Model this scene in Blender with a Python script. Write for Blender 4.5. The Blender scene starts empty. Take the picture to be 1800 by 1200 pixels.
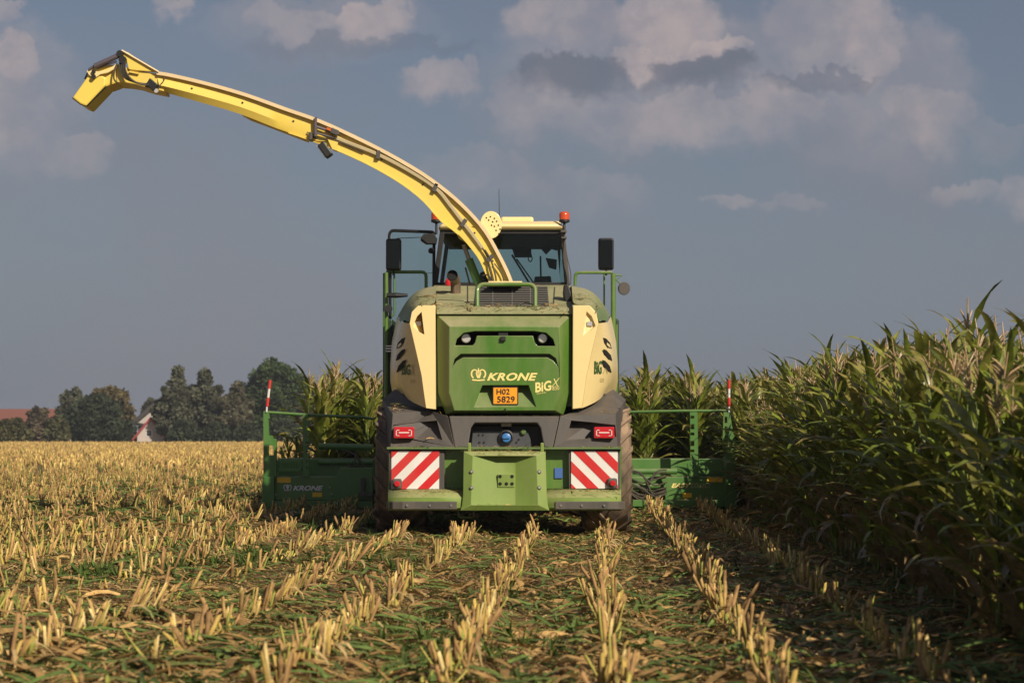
import bpy, bmesh, math, random
import numpy as np
from mathutils import Vector, Matrix, Euler
from mathutils.bvhtree import BVHTree

random.seed(7); rng = np.random.default_rng(7)
PI = math.pi
sc = bpy.context.scene
COL = sc.collection

# ------------------------------------------------------------------ camera
FPX = 3400.0; HOR = 760.0; CAMZ = 1.2
PITCH = math.atan((HOR - 600) / FPX)
cam_d = bpy.data.cameras.new('camera'); cam = bpy.data.objects.new('camera', cam_d); COL.objects.link(cam)
cam.location = (0, 0, CAMZ); cam.rotation_euler = (PI / 2 + PITCH, 0, 0)
cam_d.sensor_width = 36; cam_d.lens = FPX / 1800 * 36
cam_d.clip_start = 0.1; cam_d.clip_end = 9000
cam_d.dof.use_dof = True; cam_d.dof.focus_distance = 22.5; cam_d.dof.aperture_fstop = 3.4
sc.camera = cam

def P(px, py, Y):
    dx = (px - 900) / FPX; dz = (600 - py) / FPX
    y = math.cos(PITCH) - dz * math.sin(PITCH); z = math.sin(PITCH) + dz * math.cos(PITCH)
    t = Y / y
    return Vector((dx * t, Y, CAMZ + z * t))
def ray(px, py):
    p = P(px, py, 10); return (p - Vector((0, 0, CAMZ))).normalized()

# ------------------------------------------------------------------ sun and sky
SUN_AZ = math.radians(145); SUN_EL = math.radians(33)
sd = Vector((math.sin(SUN_AZ) * math.cos(SUN_EL), math.cos(SUN_AZ) * math.cos(SUN_EL), math.sin(SUN_EL)))
sun_d = bpy.data.lights.new('sun', 'SUN'); sun = bpy.data.objects.new('sun', sun_d); COL.objects.link(sun)
sun_d.energy = 4.9; sun_d.angle = math.radians(0.5); sun_d.color = (1.0, 0.88, 0.70)
sun.rotation_euler = sd.to_track_quat('Z', 'Y').to_euler(); sun.location = (20, -20, 30)
vs = sc.view_settings; vs.view_transform = 'Standard'; vs.look = 'None'; vs.exposure = 0.14; vs.gamma = 1; vs.use_curve_mapping = False

W = bpy.data.worlds.new('World'); sc.world = W; W.use_nodes = True
nt = W.node_tree; nt.nodes.clear()
def N(t, **k):
    n = nt.nodes.new(t)
    for a, b in k.items(): setattr(n, a, b)
    return n
def L(a, b): nt.links.new(a, b)
def math_(op, a, b=None, c=None, clamp=False):
    n = N('ShaderNodeMath', operation=op, use_clamp=clamp)
    for i, v in enumerate((a, b, c)):
        if v is None: continue
        if isinstance(v, (int, float)): n.inputs[i].default_value = v
        else: L(v, n.inputs[i])
    return n.outputs[0]
def mixc(f, a, b, mode='MIX'):
    n = N('ShaderNodeMix', data_type='RGBA', blend_type=mode)
    for s, v in ((0, f), (6, a), (7, b)):
        if isinstance(v, (int, float)): n.inputs[s].default_value = v
        elif isinstance(v, tuple): n.inputs[s].default_value = (*v, 1)
        else: L(v, n.inputs[s])
    return n.outputs[2]
def sstep(v, a, b):
    n = N('ShaderNodeMapRange', interpolation_type='SMOOTHSTEP', clamp=True)
    L(v, n.inputs[0]); n.inputs[1].default_value = a; n.inputs[2].default_value = b
    return n.outputs[0]
sky = N('ShaderNodeTexSky', sky_type='NISHITA', sun_disc=False)
sky.sun_elevation = SUN_EL; sky.sun_rotation = SUN_AZ; sky.air_density = 1.2; sky.dust_density = 2.0; sky.altitude = 200
tc = N('ShaderNodeTexCoord'); sep = N('ShaderNodeSeparateXYZ'); L(tc.outputs['Generated'], sep.inputs[0])
yy = math_('MAXIMUM', math_('ABSOLUTE', sep.outputs[1]), 0.12)
U = math_('DIVIDE', sep.outputs[0], yy); V = math_('DIVIDE', sep.outputs[2], yy)
cmb = N('ShaderNodeCombineXYZ'); L(U, cmb.inputs[0]); L(V, cmb.inputs[1])
def noise(scale, det=8, rough=0.6, vec=None):
    n = N('ShaderNodeTexNoise'); n.inputs['Scale'].default_value = scale; n.inputs['Detail'].default_value = det
    n.inputs['Roughness'].default_value = rough; L(vec or cmb.outputs[0], n.inputs['Vector']); return n
n1 = noise(36, 10, 0.62)
dis = N('ShaderNodeVectorMath', operation='SUBTRACT'); L(n1.outputs['Color'], dis.inputs[0]); dis.inputs[1].default_value = (.5, .5, .5)
dis2 = N('ShaderNodeVectorMath', operation='SCALE'); L(dis.outputs[0], dis2.inputs[0]); dis2.inputs['Scale'].default_value = 0.042
wv = N('ShaderNodeVectorMath', operation='ADD'); L(cmb.outputs[0], wv.inputs[0]); L(dis2.outputs[0], wv.inputs[1])
def blob(px, py, rx, ry):
    s = N('ShaderNodeVectorMath', operation='SUBTRACT'); L(wv.outputs[0], s.inputs[0])
    s.inputs[1].default_value = ((px - 900) / FPX, (HOR - py) / FPX, 0)
    m = N('ShaderNodeVectorMath', operation='MULTIPLY'); L(s.outputs[0], m.inputs[0]); m.inputs[1].default_value = (FPX / rx, FPX / ry, 0)
    l = N('ShaderNodeVectorMath', operation='LENGTH'); L(m.outputs[0], l.inputs[0])
    return l.outputs['Value']
def layer(lst):
    acc = None
    for (px, py, rx, ry, amp) in lst:
        sub_ = N('ShaderNodeVectorMath', operation='SUBTRACT'); L(wv.outputs[0], sub_.inputs[0]); sub_.inputs[1].default_value = ((px - 900) / FPX, (HOR - py) / FPX, 0)
        m = N('ShaderNodeVectorMath', operation='MULTIPLY'); L(sub_.outputs[0], m.inputs[0]); m.inputs[1].default_value = (FPX / rx, FPX / ry, 0)
        l = N('ShaderNodeVectorMath', operation='LENGTH'); L(m.outputs[0], l.inputs[0]); sp_ = N('ShaderNodeSeparateXYZ'); L(m.outputs[0], sp_.inputs[0])
        hard = math_('SUBTRACT', 1.0, sstep(l.outputs['Value'], 0.8, 1.1)); soft = math_('SUBTRACT', 1.0, sstep(l.outputs['Value'], 0.3, 1.35))
        k = sstep(sp_.outputs[1], -0.5, 0.35)
        v = math_('MULTIPLY', math_('ADD', math_('MULTIPLY', hard, k), math_('MULTIPLY', soft, math_('SUBTRACT', 1.0, k))), amp)
        acc = v if acc is None else math_('MAXIMUM', acc, v)
    return acc
light = layer([(1470, 55, 135, 100, .85), (1550, 110, 55, 60, .75), (1645, 205, 95, 60, .6), (1180, 50, 120, 85, .85), (1010, 35, 120, 75, .7), (1255, 85, 66, 27, 1.0), (1130, 105, 75, 35, 1.0),
               (925, 185, 75, 70, .55), (1060, 205, 120, 55, .5), (1200, 210, 130, 55, .6), (1370, 195, 95, 65, .62), (780, 142, 72, 36, .7), (840, 120, 25, 22, .5), (655, 35, 85, 48, .8), (520, 35, 110, 45, .5),
               (300, 8, 36, 22, .7), (25, 115, 50, 62, .75), (35, 205, 95, 75, .5), (110, 265, 70, 42, .42), (0, 15, 40, 35, .5), (1690, 332, 65, 24, .45), (1795, 340, 55, 45, .42), (1290, 347, 50, 16, .4), (1400, 360, 70, 14, .25),
               (830, 300, 120, 50, .28), (1000, 330, 160, 40, .22), (1760, 240, 60, 40, .3), (1170, 130, 330, 125, .34), (1550, 150, 170, 150, .36), (40, 180, 110, 150, .3), (560, 40, 230, 70, .25)])
dark = layer([(1010, 132, 112, 42, .85), (1232, 128, 98, 36, .85), (1450, 140, 120, 15, .5), (640, 82, 230, 20, .35)])
n2 = noise(16, 10, 0.6)
tex = sstep(n2.outputs['Fac'], 0.36, 0.6)
elev = sstep(V, 0.0, 0.25)
nis = mixc(0.55, sky.outputs[0], (1.68, 1.84, 2.75))
base = mixc(elev, mixc(0.5, nis, (2.5, 3.05, 4.2)), nis)
faint = math_('MULTIPLY', sstep(noise(5.5, 8, .58).outputs['Fac'], 0.40, 0.7), 0.42)
c1 = mixc(faint, base, (3.3, 3.1, 3.5))
lm = math_('MULTIPLY', light, math_('ADD', math_('MULTIPLY', tex, 0.45), 0.55))
cshade = sstep(noise(30, 8, .6).outputs['Fac'], 0.35, 0.62)
c2 = mixc(lm, c1, mixc(cshade, (4.5, 4.1, 4.5), (6.3, 5.3, 5.25)))
c3 = mixc(math_('MULTIPLY', dark, 0.85), c2, (1.9, 2.15, 2.8))
bg = N('ShaderNodeBackground'); L(c3, bg.inputs[0]); bg.inputs[1].default_value = 0.065
wo = N('ShaderNodeOutputWorld'); L(bg.outputs[0], wo.inputs[0])

# ------------------------------------------------------------------ materials
MATS = {}
def pmat(name, col, rough=0.5, metal=0.0, dust=0.0, dustcol=(0.36, 0.30, 0.18), coat=0.0, var=0.12, scale=6.0, bump=0.0, spec=0.5, streak=0.0, topdust=0.0, trans=0.0):
    if name in MATS: return MATS[name]
    m = bpy.data.materials.new(name); m.use_nodes = True; t = m.node_tree; b = t.nodes['Principled BSDF']
    tcn = t.nodes.new('ShaderNodeTexCoord'); no = t.nodes.new('ShaderNodeTexNoise'); no.inputs['Scale'].default_value = scale; no.inputs['Detail'].default_value = 8
    no.inputs['Roughness'].default_value = 0.65
    t.links.new(tcn.outputs['Object'], no.inputs['Vector'])
    mx = t.nodes.new('ShaderNodeMix'); mx.data_type = 'RGBA'
    mx.inputs[6].default_value = (*[c * (1 - var) for c in col], 1); mx.inputs[7].default_value = (*[min(1, c * (1 + var)) for c in col], 1)
    t.links.new(no.outputs['Fac'], mx.inputs[0]); out = mx.outputs[2]
    if dust or topdust:
        n2_ = t.nodes.new('ShaderNodeTexNoise'); n2_.inputs['Scale'].default_value = 1.7; n2_.inputs['Detail'].default_value = 10; n2_.inputs['Roughness'].default_value = 0.7
        mp = t.nodes.new('ShaderNodeMapping'); mp.inputs['Scale'].default_value = (1.5, 1.5, 0.4)
        t.links.new(tcn.outputs['Object'], mp.inputs[0]); t.links.new(mp.outputs[0], n2_.inputs['Vector'])
        mr = t.nodes.new('ShaderNodeMapRange'); mr.inputs[1].default_value = 0.38; mr.inputs[2].default_value = 0.75
        mr.inputs[3].default_value = 0; mr.inputs[4].default_value = dust; t.links.new(n2_.outputs['Fac'], mr.inputs[0])
        geo = t.nodes.new('ShaderNodeNewGeometry'); sp = t.nodes.new('ShaderNodeSeparateXYZ'); t.links.new(geo.outputs['Normal'], sp.inputs[0])
        m2 = t.nodes.new('ShaderNodeMapRange'); m2.inputs[1].default_value = 0.25; m2.inputs[2].default_value = 0.95; m2.inputs[3].default_value = 0; m2.inputs[4].default_value = topdust
        t.links.new(sp.outputs[2], m2.inputs[0])
        m3 = t.nodes.new('ShaderNodeMath'); m3.operation = 'MULTIPLY'; t.links.new(m2.outputs[0], m3.inputs[0]); 
        m4 = t.nodes.new('ShaderNodeMath'); m4.operation = 'MULTIPLY_ADD'; t.links.new(n2_.outputs['Fac'], m4.inputs[0]); m4.inputs[1].default_value = 1.2; m4.inputs[2].default_value = 0.35
        t.links.new(m4.outputs[0], m3.inputs[1])
        ad = t.nodes.new('ShaderNodeMath'); ad.operation = 'ADD'; ad.use_clamp = True; t.links.new(mr.outputs[0], ad.inputs[0]); t.links.new(m3.outputs[0], ad.inputs[1])
        dm = t.nodes.new('ShaderNodeMix'); dm.data_type = 'RGBA'; t.links.new(ad.outputs[0], dm.inputs[0]); t.links.new(out, dm.inputs[6]); dm.inputs[7].default_value = (*dustcol, 1)
        out = dm.outputs[2]
        rr = t.nodes.new('ShaderNodeMapRange'); rr.inputs[3].default_value = rough; rr.inputs[4].default_value = 0.85; t.links.new(ad.outputs[0], rr.inputs[0]); t.links.new(rr.outputs[0], b.inputs['Roughness'])
        if coat: 
            cr = t.nodes.new('ShaderNodeMapRange'); cr.inputs[3].default_value = coat; cr.inputs[4].default_value = 0.0; t.links.new(ad.outputs[0], cr.inputs[0]); t.links.new(cr.outputs[0], b.inputs['Coat Weight'])
    else:
        b.inputs['Roughness'].default_value = rough
        b.inputs['Coat Weight'].default_value = coat
    b.inputs['Coat Roughness'].default_value = 0.12
    t.links.new(out, b.inputs['Base Color']); b.inputs['Metallic'].default_value = metal; b.inputs['Specular IOR Level'].default_value = spec
    if bump:
        bp = t.nodes.new('ShaderNodeBump'); bp.inputs['Strength'].default_value = bump; bp.inputs['Distance'].default_value = 0.01
        t.links.new(no.outputs['Fac'], bp.inputs['Height']); t.links.new(bp.outputs[0], b.inputs['Normal'])
    MATS[name] = m; return m
def leafmat(name, rough=0.45, transl=0.3, gloss=0.35, noise_scale=9.0):
    m = bpy.data.materials.new(name); m.use_nodes = True; t = m.node_tree; b = t.nodes['Principled BSDF']
    at = t.nodes.new('ShaderNodeAttribute'); at.attribute_name = 'Col'
    tcn = t.nodes.new('ShaderNodeTexCoord'); no = t.nodes.new('ShaderNodeTexNoise'); no.inputs['Scale'].default_value = noise_scale; no.inputs['Detail'].default_value = 4
    t.links.new(tcn.outputs['Object'], no.inputs['Vector'])
    mr = t.nodes.new('ShaderNodeMapRange'); mr.inputs[1].default_value = 0.3; mr.inputs[2].default_value = 0.7; mr.inputs[3].default_value = 0.7; mr.inputs[4].default_value = 1.3; t.links.new(no.outputs['Fac'], mr.inputs[0])
    mu = t.nodes.new('ShaderNodeVectorMath'); mu.operation = 'SCALE'; t.links.new(at.outputs['Color'], mu.inputs[0]); t.links.new(mr.outputs[0], mu.inputs['Scale'])
    t.links.new(mu.outputs[0], b.inputs['Base Color']); b.inputs['Roughness'].default_value = rough; b.inputs['Specular IOR Level'].default_value = gloss
    tr = t.nodes.new('ShaderNodeBsdfTranslucent'); t.links.new(mu.outputs[0], tr.inputs[0])
    ms = t.nodes.new('ShaderNodeMixShader'); ms.inputs[0].default_value = transl
    t.links.new(b.outputs[0], ms.inputs[1]); t.links.new(tr.outputs[0], ms.inputs[2]); t.links.new(ms.outputs[0], t.nodes['Material Output'].inputs[0])
    return m
def glassmat(name, tint, refl=0.12, rough=0.03):
    m = bpy.data.materials.new(name); m.use_nodes = True; t = m.node_tree; t.nodes.remove(t.nodes['Principled BSDF'])
    tr = t.nodes.new('ShaderNodeBsdfTransparent'); tr.inputs[0].default_value = (*tint, 1)
    gl = t.nodes.new('ShaderNodeBsdfGlossy'); gl.inputs['Roughness'].default_value = rough; gl.inputs[0].default_value = (.8, .85, .85, 1)
    fr = t.nodes.new('ShaderNodeFresnel'); fr.inputs[0].default_value = 1.45
    ms = t.nodes.new('ShaderNodeMixShader'); t.links.new(fr.outputs[0], ms.inputs[0]); t.links.new(tr.outputs[0], ms.inputs[1]); t.links.new(gl.outputs[0], ms.inputs[2])
    t.links.new(ms.outputs[0], t.nodes['Material Output'].inputs[0]); return m
GREEN = pmat('green_paint', (0.062, 0.165, 0.016), 0.34, dust=0.36, topdust=0.55, coat=0.5, spec=0.4)
GREEND = pmat('dusty_green_paint', (0.075, 0.145, 0.035), 0.5, dust=0.35, topdust=0.85, coat=0.1, dustcol=(0.30, 0.28, 0.15))
GREENB = pmat('bumper_green_paint', (0.155, 0.245, 0.045), 0.55, dust=0.38, topdust=0.6, coat=0.0, spec=0.3, dustcol=(0.36, 0.33, 0.17))
GREENH = pmat('header_green_paint', (0.055, 0.165, 0.03), 0.4, dust=0.18, topdust=0.3, coat=0.2)
YEL = pmat('spout_yellow_paint', (0.78, 0.58, 0.10), 0.42, dust=0.25, coat=0.25, var=0.06, dustcol=(0.55, 0.42, 0.2), topdust=0.3)
CREAM = pmat('cream_paint', (0.80, 0.63, 0.29), 0.38, dust=0.16, coat=0.35, var=0.05, dustcol=(0.55, 0.45, 0.28), topdust=0.2)
CREAML = pmat('flange_cream_paint', (0.72, 0.56, 0.33), 0.6, dust=0.3, var=0.06, topdust=0.3)
DGREY = pmat('anthracite_plastic', (0.055, 0.050, 0.048), 0.6, dust=0.45, dustcol=(0.15, 0.125, 0.10), topdust=0.4, bump=0.2, scale=60)
SLATE = pmat('slate_plastic', (0.045, 0.05, 0.06), 0.5, dust=0.3, dustcol=(.14, .13, .12))
BLACK = pmat('black_plastic', (0.012, 0.012, 0.013), 0.5)
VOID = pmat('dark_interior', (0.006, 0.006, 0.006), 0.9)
RUBBER = pmat('rubber_strip', (0.06, 0.055, 0.05), 0.7, dust=0.6, dustcol=(0.18, 0.15, 0.12))
TYRE = pmat('tyre_rubber', (0.035, 0.03, 0.027), 0.85, dust=0.95, dustcol=(0.38, 0.26, 0.165), scale=20, bump=0.4, topdust=0.3)
STEEL = pmat('steel', (0.32, 0.31, 0.30), 0.4, metal=0.8, dust=0.2)
EXH = pmat('exhaust_steel', (0.26, 0.19, 0.13), 0.45, metal=0.7, dust=0.5, dustcol=(0.2, 0.16, 0.12))
WHITE = pmat('white_reflective', (0.72, 0.70, 0.68), 0.4, dust=0.35, dustcol=(0.4, 0.36, 0.3))
RED = pmat('red_reflective', (0.55, 0.015, 0.02), 0.35, dust=0.15)
LAMPRED = pmat('red_lens', (0.5, 0.012, 0.02), 0.15, coat=0.8)
LAMPW = pmat('clear_lens', (0.62, 0.6, 0.58), 0.15, metal=0.4)
ORANGE = pmat('orange_plate', (0.85, 0.33, 0.015), 0.4, var=0.04)
AMBER = pmat('amber_lens', (0.55, 0.065, 0.008), 0.18, coat=0.8)
LETY = pmat('lettering_yellow', (0.82, 0.68, 0.24), 0.5, dust=0.2)
LETG = pmat('lettering_green', (0.05, 0.12, 0.03), 0.5)
LETGP = pmat('lettering_pale', (0.50, 0.42, 0.2), 0.5)
STICK = pmat('warning_sticker_yellow', (0.75, 0.45, 0.02), 0.5)
BLUE = pmat('blue_plastic', (0.04, 0.16, 0.42), 0.4)
HOSE = pmat('hydraulic_hose', (0.03, 0.027, 0.025), 0.5, dust=0.4)
HOSEP = pmat('pale_hose_sleeve', (0.48, 0.40, 0.24), 0.7)
BURG = pmat('cylinder_grey', (0.13, 0.11, 0.13), 0.4, metal=0.3)
GLASS = glassmat('cab_glass', (0.66, 0.80, 0.78))
MIRROR = pmat('mirror_glass', (0.045, 0.05, 0.045), 0.06, metal=1.0, var=0.02)

# ------------------------------------------------------------------ mesh building
class MB:
    def __init__(s): s.v = []; s.f = []
    def add(s, vs_, fs_):
        o = len(s.v); s.v += [tuple(v) for v in vs_]; s.f += [tuple(i + o for i in f) for f in fs_]; return s
    def box(s, c, size, rot=None):
        c = Vector(c); R_ = Euler(rot).to_matrix() if rot else Matrix.Identity(3); hx, hy, hz = [a / 2 for a in size]
        vs_ = [c + R_ @ Vector((x, y, z)) for x in (-hx, hx) for y in (-hy, hy) for z in (-hz, hz)]
        return s.add(vs_, [(0, 1, 3, 2), (4, 6, 7, 5), (0, 4, 5, 1), (2, 3, 7, 6), (0, 2, 6, 4), (1, 5, 7, 3)])
    def boxp(s, x0, y0, x1, y1, Y0, Y1):            # box measured off the photo at distance Y0, going back to Y1
        a = P(x0, y1, Y0); b = P(x1, y0, Y0)
        return s.box(((a.x + b.x) / 2, (Y0 + Y1) / 2, (a.z + b.z) / 2), (abs(b.x - a.x), abs(Y1 - Y0), abs(b.z - a.z)))
    def prism(s, poly, vec):
        poly = [Vector(p) for p in poly]; vec = Vector(vec); n = len(poly)
        return s.add(poly + [p + vec for p in poly], [tuple(range(n)), tuple(range(2 * n - 1, n - 1, -1))] + [(i, i + n, (i + 1) % n + n, (i + 1) % n) for i in range(n)])
    def prismp(s, pts, Y0, Y1): return s.prism([P(x, y, Y0) for x, y in pts], (0, Y1 - Y0, 0))
    def slab(s, vs_, fs_, backY):
        vs_ = [Vector(v) for v in vs_]; n = len(vs_); back = [Vector((v.x, backY, v.z)) for v in vs_]
        ed = {}
        for f in fs_:
            for i in range(len(f)):
                a, b = f[i], f[(i + 1) % len(f)]; ed[(a, b)] = ed.get((a, b), 0) + 1
        fs2 = list(fs_) + [tuple(i + n for i in reversed(f)) for f in fs_]
        for (a, b) in ed:
            if (b, a) not in ed: fs2.append((a, a + n, b + n, b))
        return s.add(vs_ + back, fs2)
    def tube(s, pts, r, n=8, caps=True, r2=None):
        pts = [Vector(p) for p in pts]; rings = []; up = None
        for i, p in enumerate(pts):
            d = (pts[min(i + 1, len(pts) - 1)] - pts[max(i - 1, 0)]).normalized()
            if up is None: up = d.orthogonal().normalized()
            else:
                up = (up - d * up.dot(d)); up = up.normalized() if up.length > 1e-5 else d.orthogonal().normalized()
            w = d.cross(up); rr = r if not r2 else r + (r2 - r) * i / (len(pts) - 1)
            if isinstance(r, (list, tuple)): rr = r[i]
            rings.append([p + (up * math.cos(2 * PI * k / n) + w * math.sin(2 * PI * k / n)) * rr for k in range(n)])
        vs_ = [v for g in rings for v in g]; fs_ = []
        for i in range(len(pts) - 1):
            for k in range(n): fs_.append((i * n + k, i * n + (k + 1) % n, (i + 1) * n + (k + 1) % n, (i + 1) * n + k))
        if caps: fs_ += [tuple(reversed(range(n))), tuple(range((len(pts) - 1) * n, len(pts) * n))]
        return s.add(vs_, fs_)
    def lathe(s, c, axis, prof, n=24):                # prof: (radius, offset along axis)
        c = Vector(c); axis = Vector(axis).normalized(); u = axis.orthogonal().normalized(); w = axis.cross(u); vs_ = []; fs_ = []
        for (r, h) in prof:
            for k in range(n): vs_.append(c + axis * h + (u * math.cos(2 * PI * k / n) + w * math.sin(2 * PI * k / n)) * r)
        for i in range(len(prof) - 1):
            for k in range(n): fs_.append((i * n + k, i * n + (k + 1) % n, (i + 1) * n + (k + 1) % n, (i + 1) * n + k))
        fs_ += [tuple(reversed(range(n))), tuple(range((len(prof) - 1) * n, len(prof) * n))]
        return s.add(vs_, fs_)
    def build(s, name, mat, parent=None, bevel=0.0, smooth=None, seg=2):
        me = bpy.data.meshes.new(name); org = origin_of(parent)
        me.from_pydata([(v[0] - org.x, v[1] - org.y, v[2] - org.z) for v in s.v], [], s.f); 
        bm = bmesh.new(); bm.from_mesh(me); bmesh.ops.recalc_face_normals(bm, faces=bm.faces); bm.to_mesh(me); bm.free()
        me.materials.append(mat); o = bpy.data.objects.new(name, me); COL.objects.link(o)
        if parent: o.parent = parent
        if bevel:
            b = o.modifiers.new('bevel', 'BEVEL'); b.width = bevel; b.segments = seg; b.limit_method = 'ANGLE'; b.angle_limit = math.radians(25)
        if smooth:
            me.shade_smooth(); me.set_sharp_from_angle(angle=math.radians(smooth))
        return o
def build_each(mb, name, mat, parent, **k):
    par = list(range(len(mb.v)))
    def find(a):
        while par[a] != a: par[a] = par[par[a]]; a = par[a]
        return a
    for f in mb.f:
        for i in f[1:]: par[find(i)] = find(f[0])
    comp = {}
    for f in mb.f: comp.setdefault(find(f[0]), []).append(f)
    for fs_ in comp.values():
        ids_ = sorted({i for f in fs_ for i in f}); ix = {a: b for b, a in enumerate(ids_)}
        m_ = MB(); m_.v = [mb.v[i] for i in ids_]; m_.f = [tuple(ix[i] for i in f) for f in fs_]; m_.build(name, mat, parent, **k)
def origin_of(p):
    v = Vector((0, 0, 0))
    while p is not None: v = v + p.location; p = p.parent
    return v
def tag(o, label=None, cat=None, group=None, kind=None):
    if label: o['label'] = label
    if cat: o['category'] = cat
    if group: o['group'] = group
    if kind: o['kind'] = kind
    return o
def thing(name, loc, label, cat, group=None):
    o = bpy.data.objects.new(name, None); COL.objects.link(o); o.location = loc; o.empty_display_size = .2; tag(o, label, cat, group); return o
def cut(o, cutters):
    objs = []
    for i, mb in enumerate(cutters):
        c = mb.build('cutter', BLACK, None); c.location = -origin_of(o.parent); c.location = (0, 0, 0)
        c.data.transform(Matrix.Translation((0, 0, 0))); objs.append(c)
        m = o.modifiers.new('cut', 'BOOLEAN'); m.object = c; m.operation = 'DIFFERENCE'; m.solver = 'EXACT'
        while o.modifiers[0] != m and o.modifiers.find(m.name) > i: o.modifiers.move(o.modifiers.find(m.name), i)
    bpy.context.view_layer.update(); dg = bpy.context.evaluated_depsgraph_get()
    bev = [(m.width, m.segments) for m in o.modifiers if m.type == 'BEVEL']
    for m in o.modifiers:
        if m.type == 'BEVEL': m.show_viewport = False
    dg.update(); me = bpy.data.meshes.new_from_object(o.evaluated_get(dg)); old = o.data; name = old.name
    for m in list(o.modifiers):
        if m.type == 'BOOLEAN': o.modifiers.remove(m)
        else: m.show_viewport = True
    o.data = me
    for c in objs: d = c.data; bpy.data.objects.remove(c); bpy.data.meshes.remove(d)
    return o
def bvh_of(*objs):
    vs_ = []; fs_ = []
    for o in objs:
        org = origin_of(o.parent) + o.location; k = len(vs_)
        vs_ += [Vector(v.co) + org for v in o.data.vertices]; fs_ += [tuple(i + k for i in p.vertices) for p in o.data.polygons]
    return BVHTree.FromPolygons(vs_, fs_)
C0 = Vector((0, 0, CAMZ))
def onto(bvh, px, py, off=0.004, Yd=22.3):
    d = ray(px, py); h = bvh.ray_cast(C0, d)
    p = h[0] if h[0] is not None else P(px, py, Yd)
    return p - d * off
def decal(name, mat, parent, bvh, pts, off=0.004, grid=0):
    mb = MB(); q = [onto(bvh, x, y, off) for x, y in pts]; mb.add(q, [tuple(range(len(q)))]); o = mb.build(name, mat, parent); return o
def text_mesh(s, shear=0.0, bold=0.0, spacing=1.0):
    cu = bpy.data.curves.new('txt', 'FONT'); cu.body = s; cu.shear = shear; cu.offset = bold; cu.space_character = spacing; cu.space_line = 0.95; cu.resolution_u = 3
    ob = bpy.data.objects.new('txt', cu); COL.objects.link(ob); bpy.context.view_layer.update()
    me = bpy.data.meshes.new_from_object(ob.evaluated_get(bpy.context.evaluated_depsgraph_get()))
    v = [(a.co.x, a.co.y) for a in me.vertices]; f = [tuple(p.vertices) for p in me.polygons]
    bpy.data.objects.remove(ob); bpy.data.curves.remove(cu); bpy.data.meshes.remove(me); return v, f
def text(name, s, mat, parent, bvh, x0, y0, x1, y1, shear=0.0, bold=0.0, slope=0.0, spacing=1.0, off=0.005, lean=0.0):
    v, f = text_mesh(s, shear, bold, spacing)
    ax = min(a for a, b in v); bx = max(a for a, b in v); ay = min(b for a, b in v); by = max(b for a, b in v)
    out = []
    for a, b in v:
        fx = (a - ax) / (bx - ax); fy = (b - ay) / (by - ay)
        out.append(onto(bvh, x0 + fx * (x1 - x0), y1 - fy * (y1 - y0) - slope * fx * (x1 - x0), off))
    return MB().add(out, f).build(name, mat, parent)
def crown_logo(name, mat, parent, bvh, x0, y0, w, h, off=0.006):
    mb = MB()
    def strip(c, wd):
        n = len(c); L_, R_ = [], []
        for i in range(n):
            a = c[max(i - 1, 0)]; b = c[min(i + 1, n - 1)]; dx, dy = b[0] - a[0], b[1] - a[1]; l = math.hypot(dx, dy) or 1
            ww = wd if not isinstance(wd, (list, tuple)) else wd[i]
            L_.append((c[i][0] - dy / l * ww, c[i][1] + dx / l * ww)); R_.append((c[i][0] + dy / l * ww, c[i][1] - dx / l * ww))
        pts = [onto(bvh, x0 + p[0] * w, y0 + (1 - p[1]) * h, off) for p in L_ + R_]
        mb.add(pts, [(i, i + 1, n + i + 1, n + i) for i in range(n - 1)])
    strip([(0.1, 0.07), (0.5, 0.03), (0.9, 0.07)], 0.055)
    for sg in (-1, 1):
        strip([(0.5 + sg * (0.24 + 0.2 * math.cos(a) * 1.0), 0.52 + 0.32 * math.sin(a)) for a in [math.radians(q) for q in range(-70, 215, 19)]], 0.05)
        strip([(0.5 + sg * 0.05, 0.2), (0.5 + sg * 0.14, 0.55), (0.5 + sg * 0.12, 0.78)], 0.035)
    strip([(0.5, 0.2), (0.5, 0.6), (0.5, 0.98)], [0.03, 0.09, 0.02])
    return mb.build(name, mat, parent)
def sph(c, r, n=12):
    return MB().lathe(c, (0, 0, 1), [(max(0.002, r * math.cos(a)), r * math.sin(a)) for a in [(-PI / 2 + PI * i / n) for i in range(n + 1)]], 16)

# ------------------------------------------------------------------ ground
TH = math.radians(2.53)                          # the crop rows run a little to the right of the view
RD = (math.sin(TH), math.cos(TH)); RN = (math.cos(TH), -math.sin(TH)); ROW0 = 0.06; SP = 0.75
def rowpt(o, s): return (o * RN[0] + s * RD[0], o * RN[1] + s * RD[1])
def gh(x, y):
    x = np.asarray(x, float); y = np.asarray(y, float)
    o = x * RN[0] + y * RN[1]
    rid = 0.022 * np.cos(2 * PI * (o - ROW0) / SP)
    n = 0.012 * np.sin(x * 7.3 + 1.7 * np.sin(y * 3.1)) * np.sin(y * 6.1 + 2 * np.sin(x * 2.7)) + 0.010 * np.sin(x * 17 + y * 13) * np.sin(y * 19 - x * 5) + 0.02 * np.sin(x * .9 + y * .37)
    return (rid + n) * np.clip(1.2 - y / 70, 0, 1)
xs = np.concatenate([-np.geomspace(7, 4000, 50)[::-1], np.linspace(-6.9, 6.9, 240), np.geomspace(7, 4000, 50)])
ys = np.concatenate([-np.geomspace(2.2, 3000, 24)[::-1], np.linspace(-2, 40, 620), np.geomspace(40.2, 6000, 110)])
X, Y_ = np.meshgrid(xs, ys); Z = gh(X, Y_); nx, ny = len(xs), len(ys)
vv = np.stack([X, Y_, Z], -1).reshape(-1, 3); ii = np.arange((ny - 1) * (nx - 1)); r_, c_ = ii // (nx - 1), ii % (nx - 1)
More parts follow.
